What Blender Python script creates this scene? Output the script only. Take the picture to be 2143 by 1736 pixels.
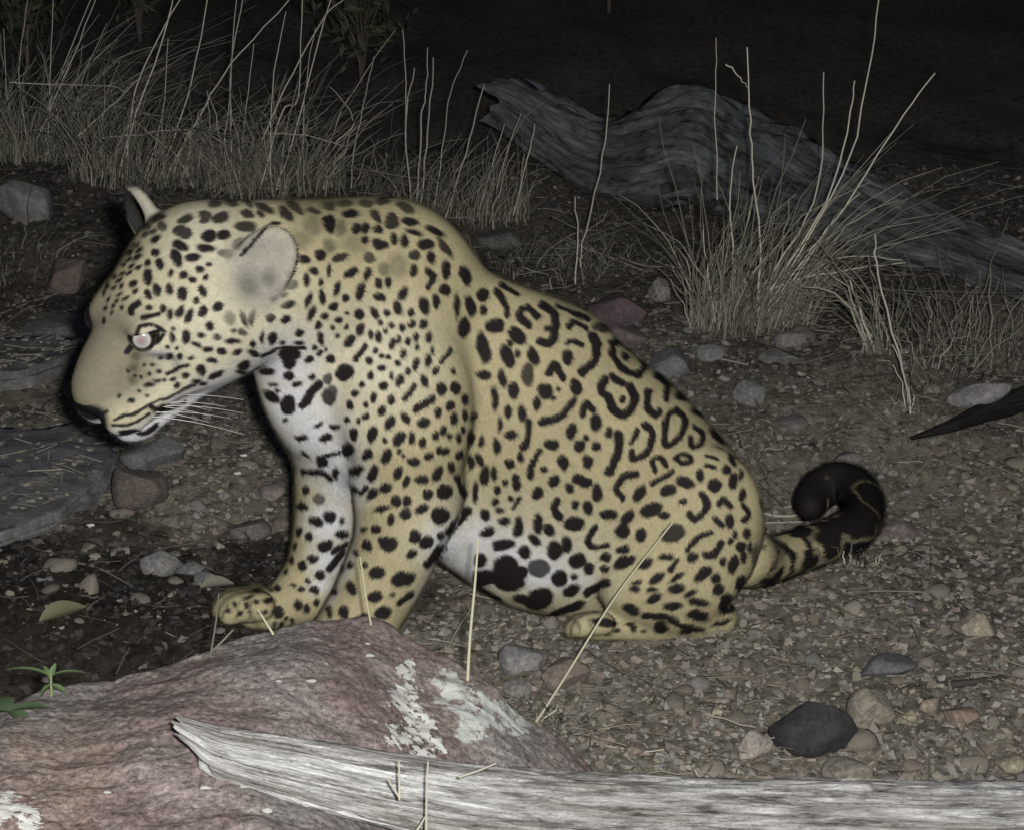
import bpy, bmesh, math, random
import numpy as np
from mathutils import Vector, Matrix

for o in list(bpy.data.objects): bpy.data.objects.remove(o, do_unlink=True)
scene = bpy.context.scene
COL = scene.collection

# ------------------------------------------------------------------ camera
PITCH = math.radians(18.0)
CAM = np.array([0.0, 0.0, 1.32])
FPX = 4640.0                      # focal length in pixels of a 2143 x 1736 picture
cam = bpy.data.cameras.new('camera'); cam.sensor_width = 36.0; cam.lens = 36.0*FPX/2143.0
cam.clip_start = 0.05; cam.clip_end = 2000
camo = bpy.data.objects.new('camera', cam); COL.objects.link(camo)
camo.location = CAM; camo.rotation_euler = (math.pi/2-PITCH, 0, 0)
scene.camera = camo

# ------------------------------------------------------------------ night sky, moon, flash of the trail camera
w = bpy.data.worlds.new('World'); scene.world = w; w.use_nodes = True
nt = w.node_tree; bg = nt.nodes['Background']
sky = nt.nodes.new('ShaderNodeTexSky'); sky.sky_type = 'NISHITA'; sky.sun_disc = False
sky.sun_elevation = math.radians(40); sky.sun_rotation = math.radians(200)
nt.links.new(sky.outputs[0], bg.inputs[0]); bg.inputs[1].default_value = 0.0105
sun = bpy.data.lights.new('moon', 'SUN'); sun.energy = 0.012; sun.angle = math.radians(0.5); sun.color = (0.9, 0.95, 1.0)
suno = bpy.data.objects.new('moon', sun); COL.objects.link(suno)
suno.rotation_euler = (math.radians(50), 0, math.radians(-20)); suno.location = (0, -2, 5)
fl = bpy.data.lights.new('camera_flash', 'SPOT'); fl.energy = 560.0; fl.color = (1.0, 0.985, 0.95)
fl.spot_size = math.radians(78); fl.spot_blend = 1.0; fl.shadow_soft_size = 0.03
flo = bpy.data.objects.new('camera_flash', fl); COL.objects.link(flo)
flo.location = (0.07, 0.02, 1.36)
flo.rotation_euler = (Vector((0.05, 3.2, 0.30))-Vector(flo.location)).to_track_quat('-Z', 'Y').to_euler()

vs = scene.view_settings
scene.display_settings.display_device = 'sRGB'
vs.view_transform = 'Standard'; vs.look = 'None'; vs.gamma = 1.0; vs.exposure = 0.0
try: vs.use_curve_mapping = False
except Exception: pass
scene.render.engine = 'CYCLES'

# ------------------------------------------------------------------ helpers
RIGHT = np.array([1.0, 0, 0]); FWD = np.array([0, math.cos(PITCH), -math.sin(PITCH)]); UP = np.array([0, math.sin(PITCH), math.cos(PITCH)])
def ray(u, v):
    return FWD + RIGHT*(u-1071.5)/FPX + UP*(868.0-v)/FPX
def P(u, v, Y):                    # point of the picture at the distance Y in front of the camera
    d = ray(u, v); return CAM + d*(Y/d[1])
def scale_at(p):                   # picture pixels per metre at a point
    return FPX/np.dot(np.asarray(p)-CAM, FWD)
def proj(p):                       # world points -> picture pixels
    q = np.asarray(p)-CAM
    dz = q@FWD
    return np.stack([1071.5+FPX*(q@RIGHT)/dz, 868.0-FPX*(q@UP)/dz], -1)

def vhash(ix, iy, iz, seed):
    n = (ix.astype(np.int64)*374761393+iy.astype(np.int64)*668265263+iz.astype(np.int64)*2147483647+seed*144665) & 0xFFFFFFFF
    n = ((n ^ (n >> 13))*1274126177) & 0xFFFFFFFF
    n = ((n ^ (n >> 16))*2246822519) & 0xFFFFFFFF
    return ((n ^ (n >> 15)) & 0xFFFF)/65535.0
def noise3(p, freq=1.0, seed=0):   # smooth value noise, -1..1
    p = np.asarray(p, float)*freq
    i = np.floor(p); f = p-i; f = f*f*(3-2*f); i = i.astype(np.int64)
    r = 0
    for dx in (0, 1):
        for dy in (0, 1):
            for dz in (0, 1):
                wgt = (f[..., 0] if dx else 1-f[..., 0])*(f[..., 1] if dy else 1-f[..., 1])*(f[..., 2] if dz else 1-f[..., 2])
                r = r+wgt*vhash(i[..., 0]+dx, i[..., 1]+dy, i[..., 2]+dz, seed)
    return r*2-1
def fbm(p, freq=1.0, octv=4, seed=0, gain=0.5):
    a = 1.0; s = 0; t = 0
    for k in range(octv):
        s = s+a*noise3(p, freq, seed+k*17); t += a; a *= gain; freq *= 2.03
    return s/t

def link(name, me, parent=None, mat=None, smooth=True):
    o = bpy.data.objects.new(name, me); COL.objects.link(o)
    if mat is not None and len(me.materials) == 0: me.materials.append(mat)
    if parent is not None: o.parent = parent
    return o
def mesh_np(name, verts, faces, smooth=True):
    """verts (n,3); faces (m,3 or 4) array or list of such arrays"""
    me = bpy.data.meshes.new(name)
    fl_ = faces if isinstance(faces, list) else [faces]
    fl_ = [np.asarray(f, np.int32) for f in fl_ if len(f)]
    loops = np.concatenate([f.ravel() for f in fl_]); tot = np.concatenate([np.full(len(f), f.shape[1], np.int32) for f in fl_])
    st = np.concatenate([[0], np.cumsum(tot)[:-1]]).astype(np.int32)
    v = np.ascontiguousarray(verts, np.float32)
    me.vertices.add(len(v)); me.vertices.foreach_set('co', v.ravel())
    me.loops.add(len(loops)); me.loops.foreach_set('vertex_index', loops)
    me.polygons.add(len(tot)); me.polygons.foreach_set('loop_start', st); me.polygons.foreach_set('loop_total', tot)
    me.update(calc_edges=True); me.validate()
    me.polygons.foreach_set('use_smooth', np.full(len(me.polygons), smooth))
    return me
def set_color(me, col, name='tint'):
    a = me.color_attributes.new(name, 'FLOAT_COLOR', 'POINT')
    c = np.ones((len(me.vertices), 4), np.float32); c[:, :3] = col
    a.data.foreach_set('color', c.ravel())
def tag(o, label=None, cat=None, group=None, kind=None):
    if label: o['label'] = label
    if cat: o['category'] = cat
    if group: o['group'] = group
    if kind: o['kind'] = kind
    return o
def empty(name, loc=(0, 0, 0)):
    o = bpy.data.objects.new(name, None); COL.objects.link(o); o.location = loc; o.empty_display_size = 0.05
    return o

# ------------------------------------------------------------------ node material helpers
def new_mat(name):
    m = bpy.data.materials.new(name); m.use_nodes = True
    return m, m.node_tree.nodes, m.node_tree.links, m.node_tree.nodes['Principled BSDF']
def nz(nodes, links, scale, detail=6, rough=0.6, coord=None, vec_scale=None):
    n = nodes.new('ShaderNodeTexNoise'); n.inputs['Scale'].default_value = scale; n.inputs['Detail'].default_value = detail; n.inputs['Roughness'].default_value = rough
    if coord is not None:
        if vec_scale:
            mp = nodes.new('ShaderNodeMapping'); mp.inputs['Scale'].default_value = vec_scale
            links.new(coord, mp.inputs['Vector']); links.new(mp.outputs[0], n.inputs['Vector'])
        else: links.new(coord, n.inputs['Vector'])
    return n.outputs['Fac']
def ramp(nodes, links, fac, stops):
    r = nodes.new('ShaderNodeValToRGB'); e = r.color_ramp.elements
    while len(e) < len(stops): e.new(0.5)
    for el, (p, c) in zip(e, stops):
        el.position = p; el.color = (c[0], c[1], c[2], 1) if not isinstance(c, (int, float)) else (c, c, c, 1)
    links.new(fac, r.inputs[0]); return r.outputs[0]
def mixc(nodes, links, fac, a, b, mode='MIX'):
    m = nodes.new('ShaderNodeMix'); m.data_type = 'RGBA'; m.blend_type = mode
    for s, val in ((0, fac), (6, a), (7, b)):
        if hasattr(val, 'links') or hasattr(val, 'is_output'): links.new(val, m.inputs[s])
        elif s == 0: m.inputs[0].default_value = val
        else: m.inputs[s].default_value = (val[0], val[1], val[2], 1)
    return m.outputs[2]
def bump(nodes, links, h, strength, dist, bsdf, prev=None):
    b = nodes.new('ShaderNodeBump'); b.inputs['Strength'].default_value = strength; b.inputs['Distance'].default_value = dist
    links.new(h, b.inputs['Height'])
    if prev is not None: links.new(prev, b.inputs['Normal'])
    if bsdf is not None: links.new(b.outputs[0], bsdf.inputs['Normal'])
    return b.outputs[0]

# ------------------------------------------------------------------ the jaguar's body: one continuous surface from smoothly joined volumes
H = 0.004
LO = np.array([-0.70, 2.58, -0.02]); HI = np.array([0.66, 3.86, 0.92])
NX, NY, NZ = (np.ceil((HI-LO)/H)).astype(int)
SD = np.full((NX, NY, NZ), 0.15, np.float32)
def _sub(lo, hi, m):
    a = np.maximum(np.floor((np.asarray(lo)-m-LO)/H).astype(int), 0); b = np.minimum(np.ceil((np.asarray(hi)+m-LO)/H).astype(int)+1, (NX, NY, NZ))
    sl = tuple(slice(a[i], max(b[i], a[i])) for i in range(3))
    ax = [(np.arange(a[i], max(b[i], a[i]))*H+LO[i]).astype(np.float32) for i in range(3)]
    return sl, ax[0][:, None, None], ax[1][None, :, None], ax[2][None, None, :]
def _smin(a, b, k):
    h = np.maximum(k-np.abs(a-b), 0)/k
    return np.minimum(a, b)-h*h*k*0.25
def _put(sl, d, k, carve=False):
    cur = SD[sl]
    SD[sl] = -_smin(-cur, d, k) if carve else _smin(cur, d, k)
def cone(p1, r1, p2, r2, k=0.03, sy=1.0):
    p1 = np.asarray(p1, float); p2 = np.asarray(p2, float); R = max(r1, r2)
    sl, X, Y, Z = _sub(np.minimum(p1, p2)-R, np.maximum(p1, p2)+R, k+0.02)
    d = p2-p1; dd = max(d@d, 1e-9)
    t = np.clip(((X-p1[0])*d[0]+(Y-p1[1])*d[1]+(Z-p1[2])*d[2])/dd, 0, 1)
    q = np.sqrt((X-p1[0]-t*d[0])**2+((Y-p1[1]-t*d[1])/sy)**2+(Z-p1[2]-t*d[2])**2)-(r1+(r2-r1)*t)
    _put(sl, q.astype(np.float32), k)
def tube(q, k, sy=1.0):
    q = np.array(q); R = q[:, 3].max()
    sl, X, Y, Z = _sub(q[:, :3].min(0)-R, q[:, :3].max(0)+R, k+0.02)
    best = None
    for a, b in zip(q[:-1], q[1:]):
        d = b[:3]-a[:3]; dd = max(d@d, 1e-9)
        t = np.clip(((X-a[0])*d[0]+(Y-a[1])*d[1]+(Z-a[2])*d[2])/dd, 0, 1)
        e = (np.sqrt((X-a[0]-t*d[0])**2+((Y-a[1]-t*d[1])/sy)**2+(Z-a[2]-t*d[2])**2)-(a[3]+(b[3]-a[3])*t)).astype(np.float32)
        best = e if best is None else _smin(best, e, 0.004)
    _put(sl, best, k)
def ell(c, r, axes=None, k=0.03, carve=False):
    c = np.asarray(c, float); r = np.asarray(r, float); A = np.eye(3) if axes is None else np.asarray(axes, float)
    R = r.max(); sl, X, Y, Z = _sub(c-R, c+R, k+0.02)
    q = []
    for i in range(3): q.append((X-c[0])*A[i][0]+(Y-c[1])*A[i][1]+(Z-c[2])*A[i][2])
    k0 = np.sqrt(sum((q[i]/r[i])**2 for i in range(3))); k1 = np.sqrt(sum((q[i]/r[i]**2)**2 for i in range(3)))
    _put(sl, (k0*(k0-1)/np.maximum(k1, 1e-6)).astype(np.float32), k, carve)
def YM(u): return 3.03+0.11*(u-750)/700.0          # the animal's midline in depth
def B(u, v, dy=0.0): return P(u, v, YM(u)+dy)
def R_(r, u=1000, v=900, dy=0.0): return r/scale_at(B(u, v, dy))
def catmull(p, n):
    e = np.vstack([2*p[0]-p[1], p, 2*p[-1]-p[-2]]); out = []
    for i in range(1, len(e)-2):
        for t in np.arange(n)/n:
            out.append(0.5*(2*e[i]+(e[i+1]-e[i-1])*t+(2*e[i-1]-5*e[i]+4*e[i+1]-e[i+2])*t*t+(3*e[i]-e[i-1]-3*e[i+1]+e[i+2])*t**3))
    out.append(p[-1]); return out
def chain(pts, k=0.03, sy=1.0):                     # (u, v, dy, radius in picture pixels)
    q = catmull(np.array([list(B(*a[:3]))+[R_(a[3], *a[:3])] for a in pts]), 4)
    tube(q, k, sy)
def imell(u, v, dy, ru, rv, rd, ang=0.0, k=0.03, carve=False):
    """ellipsoid with picture-plane radii ru, rv (pixels, turned by ang) and depth radius rd (metres)"""
    s = scale_at(B(u, v, dy)); a = math.radians(ang)
    ex = RIGHT*math.cos(a)-UP*math.sin(a); ey = RIGHT*math.sin(a)+UP*math.cos(a)
    ell(B(u, v, dy), (ru/s, rv/s, rd), (ex, ey, FWD), k, carve)

# trunk
chain([(788,600,0,160),(898,745,0,172),(1078,850,0,212),(1230,955,0,228),(1345,1085,0,236)], 0.05, 0.80)
chain([(1085,850,0,200),(1110,1030,0,175),(1150,1110,0,150)], 0.06, 0.80)
chain([(790,800,0,205),(940,985,0,165),(1090,1130,0,128),(1180,1160,0,115)], 0.05, 0.78)
chain([(850,505,0,62),(905,535,0,62),(985,622,0,62),(1090,682,0,62),(1190,728,0,70)], 0.045)
# neck and ruff
chain([(798,602,0,162),(700,594,-0.01,174),(560,580,-0.05,162)], 0.05, 0.88)
chain([(640,690,-0.03,120),(640,815,-0.03,92),(700,880,-0.01,105)], 0.05, 0.85)
# near shoulder and foreleg
imell(835,800,-0.085,150,235,0.075,-14,0.022)
imell(850,1000,-0.095,112,150,0.062,-8,0.035)
chain([(858,1040,-0.105,94),(826,1150,-0.115,88),(782,1245,-0.12,80),(742,1325,-0.125,70)], 0.03)
chain([(735,1325,-0.125,68),(685,1372,-0.13,56)], 0.03)
imell(672,1372,-0.13,62,34,0.052,6,0.02)
# far shoulder and foreleg
imell(790,800,0.085,150,230,0.07,-14,0.04)
chain([(705,960,0.02,88),(690,1075,0.025,72),(664,1170,0.025,58),(636,1240,0.022,54)], 0.03)
chain([(636,1240,0.022,52),(578,1272,0.016,40),(530,1276,0.010,38)], 0.025)
for du, dv, dd in ((0,0,-0.032),(-12,-6,-0.011),(-14,-12,0.011),(-6,-16,0.03)):
    chain([(545+du,1268+dv,0.010+dd,30),(500+du,1272+dv,0.008+dd,27),(480+du,1284+dv,0.006+dd,22)], 0.008)
# haunches, hind legs and feet
imell(1430,1120,-0.108,160,198,0.068,24,0.007)
imell(1372,1203,-0.120,114,95,0.058,-18,0.012)
chain([(1330,1225,-0.115,72),(1430,1270,-0.12,58),(1500,1290,-0.115,42)], 0.02)
chain([(1500,1298,-0.12,30),(1400,1312,-0.125,28),(1290,1308,-0.13,29),(1232,1310,-0.13,26)], 0.012)
for dd, du in ((-0.022,4),(-0.004,-8),(0.014,-12)):
    chain([(1262+du,1304,-0.13+dd,22),(1226+du,1306,-0.13+dd,20),(1206+du,1318,-0.13+dd,15)], 0.004)
imell(1440,1130,0.085,140,185,0.07,20,0.03)
chain([(1340,1225,0.11,70),(1480,1275,0.11,46)], 0.03)
chain([(1490,1275,0.11,32),(1250,1275,0.12,30)], 0.02)
# tail, lying on the ground and curled round
TAIL = [(1560,1165,0.02,62),(1600,1176,0.05,48),(1660,1156,0.09,45),(1725,1134,0.13,44),(1786,1112,0.18,43),(1806,1066,0.25,42),(1794,1026,0.32,41),(1756,1008,0.36,40),(1718,1022,0.36,38),(1698,1055,0.33,34),(1694,1088,0.30,26)]
TAILP = [B(*t[:3]) for t in TAIL]
for _i, _p in enumerate(TAILP):
    if _i > 1: _p[2] = max(_p[2], 0.030)
TAILC = catmull(np.array([list(p)+[R_(t[3], *t[:3])] for p, t in zip(TAILP, TAIL)]), 6)
tube(TAILC, 0.02)

# head, modelled upright in its own frame (forward, up, left) and turned as the animal holds it
def _rot(a, b, c):
    M = np.column_stack([(-1, 0, 0), (0, 1, 0), (0, 0, 1)]).astype(float)
    ca, sa = math.cos(a), math.sin(a); cb, sb = math.cos(b), math.sin(b); cc, sc = math.cos(c), math.sin(c)
    return np.array([[ca, -sa, 0], [sa, ca, 0], [0, 0, 1]])@np.array([[cb, 0, sb], [0, 1, 0], [-sb, 0, cb]])@np.array([[1, 0, 0], [0, cc, -sc], [0, sc, cc]])@M
HR = np.column_stack([RIGHT, UP, -FWD])@_rot(math.radians(37.5), math.radians(27), math.radians(38))
HO = P(357, 703, 2.90); HS = 1990.0/scale_at(HO)
def HP(f, u, l): return HO+HR@(np.array([f, u, l])*HS)
HAX = HR.T
def hell(c, r, k=0.02, carve=False, tilt=0.0, about=2):
    A = HAX
    if tilt:
        t = math.radians(tilt); Rm = np.array(Matrix.Rotation(t, 3, 'XYZ'[about])); A = (HR@Rm).T
    ell(HP(*c), np.array(r)*HS, A, k*HS, carve)
def hcone(a, ra, b, rb, k=0.02): cone(HP(*a), ra*HS, HP(*b), rb*HS, k*HS)
hell((-.040, .030, 0), (.088, .072, .076), .03)
hell((-.065, .030, 0), (.072, .085, .082), .03)
hell((-.065, .002, 0), (.070, .060, .078), .03)
hcone((.015, .032, 0), .047, (.075, .008, 0), .029, .03)
hcone((.075, .006, 0), .028, (.104, -.006, 0), .020, .02)
hcone((.025, .042, .013), .022, (.098, .004, .008), .014, .02)
hcone((.025, .042, -.013), .022, (.098, .004, -.008), .014, .02)
for s in (-1, 1):
    hell((-.018, -.004, s*.046), (.060, .046, .036), .03)           # cheek
    hcone((.035, -.012, s*.034), .029, (.078, -.026, s*.020), .026, .02)  # muzzle side
    hell((.086, -.030, s*.023), (.031, .027, .024), .006)            # whisker pad
    hcone((.070, -.063, s*.010), .014, (-.045, -.030, s*.044), .022, .014)   # lower jaw
    hell((.030, .052, s*.034), (.028, .014, .020), .016)
    if s > 0: hell((.040, .0535, s*.044), (.021, .0070, .015), .006)             # brow
    hell((.030, .022, s*.048), (.026, .018, .015), .015)             # cheekbone below the eye
hell((.078, -.064, 0), (.022, .015, .021), .012)                     # chin
hell((.108, -.006, 0), (.013, .015, .023), .008)                      # nose
for s in (-1, 1): hell((.066, .004, s*.054), (.032, .020, .015), .022, True)   # hollow between bridge and cheek
for s in (-1, 1):                                                    # ears: rounded cups
    t = -1 if s > 0 else 1
    if s > 0:
        eu = np.array([-.62, .66, .42]); eu /= np.linalg.norm(eu); en = np.array([.62, .22, .75]); en -= eu*(en@eu); en /= np.linalg.norm(en); ew = np.cross(eu, en)
        EARX = [HR@en, HR@ew, HR@eu]; ec = np.array((-.082, .065, .096))
        ell(HP(*ec), np.array((.0135, .031, .046))*HS, EARX, .016*HS)
        ell(HP(*(ec+en*.0175+eu*.008)), np.array((.0155, .0265, .040))*HS, EARX, .006*HS, True)
    else:
        ec = (-.062, .088, -.086)
        hell(ec, (.012, .042, .030), .016, False, 18*t, 0)
        hell((ec[0]+.0195, ec[1]+.007, ec[2]+s*.004), (.019, .0385, .0265), .006, True, 18*t, 0)
    hell((.047, .0425, s*.050), (.0155, .0070, .016), .002, True)      # eye opening
hell((.080, -.0525, 0), (.036, .0022, .05), .004, True)              # mouth line

# ---- surface nets
def surface_nets(D):
    ins = D < 0
    c8 = [ins[i:NX-1+i, j:NY-1+j, k:NZ-1+k] for i in (0, 1) for j in (0, 1) for k in (0, 1)]
    cnt = sum(c.astype(np.int8) for c in c8)
    cells = np.argwhere((cnt > 0) & (cnt < 8))
    idx = np.full((NX-1, NY-1, NZ-1), -1, np.int32); idx[tuple(cells.T)] = np.arange(len(cells))
    acc = np.zeros((len(cells), 3)); n = np.zeros(len(cells))
    cor = np.array([(i, j, k) for i in (0, 1) for j in (0, 1) for k in (0, 1)])
    val = np.stack([D[cells[:, 0]+c[0], cells[:, 1]+c[1], cells[:, 2]+c[2]] for c in cor], 1)
    for a in range(8):
        for b in range(a+1, 8):
            if np.abs(cor[a]-cor[b]).sum() != 1: continue
            m = (val[:, a] < 0) != (val[:, b] < 0)
            t = val[:, a]/np.where(m, val[:, a]-val[:, b], 1)
            acc += np.where(m[:, None], cor[a]+t[:, None]*(cor[b]-cor[a]), 0); n += m
    V = (cells+acc/n[:, None])*H+LO
    F = []
    for ax in range(3):
        sh = [NX, NY, NZ]; sa = [slice(1, s-1) for s in sh]; sb = list(sa)
        sa[ax] = slice(0, sh[ax]-1); sb[ax] = slice(1, sh[ax])
        A = ins[tuple(sa)]; Bn = ins[tuple(sb)]
        e = np.argwhere(A != Bn); off = np.array([1, 1, 1]); off[ax] = 0; e = e+off
        o1 = np.zeros(3, int); o2 = np.zeros(3, int); o1[(ax+1) % 3] = 1; o2[(ax+2) % 3] = 1
        q = np.stack([idx[tuple((e-o1-o2).T)], idx[tuple((e-o2).T)], idx[tuple(e.T)], idx[tuple((e-o1).T)]], 1)
        fl_ = ins[tuple(e.T)]
        q[~fl_] = q[~fl_][:, ::-1]
        F.append(q)
    F = np.concatenate(F); F = F[(F >= 0).all(1)]
    return V, F
JV, JF = surface_nets(SD)
del SD

# ------------------------------------------------------------------ coat: rosettes and spots laid on the body where the animal carries them
def relax(V, E, it, fac=0.5):
    cnt_ = np.bincount(E.ravel(), minlength=len(V))[:, None]
    for _ in range(it):
        acc = np.stack([np.bincount(E[:, 0], V[E[:, 1], c], len(V))+np.bincount(E[:, 1], V[E[:, 0], c], len(V)) for c in range(3)], 1)
        V = V+(acc/np.maximum(cnt_, 1)-V)*fac
    return V
def quad_edges(F):
    e = np.concatenate([F[:, [0, 1]], F[:, [1, 2]], F[:, [2, 3]], F[:, [3, 0]]]); e.sort(axis=1)
    key = e[:, 0].astype(np.int64)*(F.max()+1)+e[:, 1]; uq, inv = np.unique(key, return_inverse=True)
    return np.stack([uq//(F.max()+1), uq % (F.max()+1)], 1), inv.reshape(4, -1)
_E, _ = quad_edges(JF); JV = relax(JV, _E, 2)
def split_quads(V, F):
    E, inv = quad_edges(F); nv, ne = len(V), len(E)
    W = np.concatenate([V, V[E].mean(1), V[F].mean(1)]); m_ = inv+nv; c = np.arange(len(F))+nv+ne
    return W, np.concatenate([np.stack([F[:, i], m_[i], c, m_[i-1]], 1) for i in range(4)])
JV, JF = split_quads(JV, JF); _E, _ = quad_edges(JF); JV = relax(JV, _E, 2)
jme = mesh_np('jaguar_body', JV, JF)
NVJ = len(jme.vertices)
JP = np.empty(NVJ*3, np.float32); jme.vertices.foreach_get('co', JP); JP = JP.reshape(-1, 3).astype(float)
JN = np.empty(NVJ*3, np.float32); jme.vertex_normals.foreach_get('vector', JN); JN = JN.reshape(-1, 3).astype(float)
UV = proj(JP); DEP = (JP-CAM)@FWD
VD = CAM-JP; VD /= np.linalg.norm(VD, axis=1)[:, None]
FACE = (JN*VD).sum(1)
# coarse depth buffer so that marks go only onto the surface that is seen
_zb = np.full((440, 540), 9.0)
_x = np.clip((UV[:, 0]/4).astype(int), 0, 539); _y = np.clip((UV[:, 1]/4).astype(int), 0, 439)
_f = FACE > 0.0
np.minimum.at(_zb, (_y[_f], _x[_f]), DEP[_f])
SEEN = (DEP < _zb[_y, _x]+0.022) & (FACE > -0.05)
SPOT = np.zeros(NVJ)          # 0 ground colour .. 1 black mark
UVj = UV+np.stack([noise3(JP, 70, 3), noise3(JP, 70, 4)], 1)*3.2+np.stack([noise3(JP, 190, 5), noise3(JP, 190, 6)], 1)*1.6
_cell = {}
_order = np.lexsort((np.floor(UV[:, 1]/32), np.floor(UV[:, 0]/32)))
_key = (np.floor(UV[:, 0]/32).astype(int)*1000+np.floor(UV[:, 1]/32).astype(int))
_sv = np.where(SEEN)[0]; _sv = _sv[np.argsort(_key[_sv], kind='stable')]; _ks = _key[_sv]
def _near(x0, x1, y0, y1):
    out = []
    for cx in range(int(math.floor(x0/32)), int(math.floor(x1/32))+1):
        a = np.searchsorted(_ks, cx*1000+int(math.floor(y0/32))); b = np.searchsorted(_ks, cx*1000+int(math.floor(y1/32)), side='right')
        if b > a: out.append(_sv[a:b])
    return np.concatenate(out) if out else np.zeros(0, int)
def blot(x, y, a, b=None, ang=0.0, s=1.0, soft=2.2):
    b = a if b is None else b
    m = max(a, b)+6; ii = _near(x-m, x+m, y-m, y+m)
    if not len(ii): return
    q = UVj[ii]-(x, y); c, sn = math.cos(math.radians(ang)), math.sin(math.radians(ang))
    qx = q[:, 0]*c+q[:, 1]*sn; qy = -q[:, 0]*sn+q[:, 1]*c
    r = np.sqrt((qx/a)**2+(qy/b)**2); d = (r-1)*min(a, b)
    SPOT[ii] = np.maximum(SPOT[ii], np.clip(0.5-d/(2*soft), 0, 1)*s)
def streak(pts, wd, s=1.0, soft=2.0):
    pts = np.array(pts, float); m = wd+6
    if len(pts) > 2: pts = np.array(catmull(pts, 4))
    ii = _near(pts[:, 0].min()-m, pts[:, 0].max()+m, pts[:, 1].min()-m, pts[:, 1].max()+m)
    if not len(ii): return
    q = UVj[ii]; best = np.full(len(ii), 1e9)
    for a, b in zip(pts[:-1], pts[1:]):
        d = b-a; t = np.clip(((q-a)@d)/max(d@d, 1e-6), 0, 1)
        best = np.minimum(best, np.linalg.norm(q-a-t[:, None]*d, axis=1))
    SPOT[ii] = np.maximum(SPOT[ii], np.clip(0.5-(best-wd*0.5)/(2*soft), 0, 1)*s)
def sheet(ox, oy, sc, spots, lines):
    """marks measured on an enlarged part of the animal: offset and scale to picture pixels"""
    f = lambda x, y: ((ox+sc*x)/1.91134, (oy+sc*y)/1.91134)
    k = sc/1.91134
    for t in spots:
        x, y = f(t[0], t[1]); a = t[2]*k; b = (t[3] if len(t) > 3 else t[2])*k; g = t[4] if len(t) > 4 else 0; s = t[5] if len(t) > 5 else 1
        blot(x, y, a*1.06+2.0, b*1.06+2.0, g, s if s > .95 or s < .7 else s**.6, 2.2 if s > .65 else max(2.2, min(a, b)*.45))
    for pts, wd in lines: streak([f(*p) for p in pts], wd*k*1.05+2.2)
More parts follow.
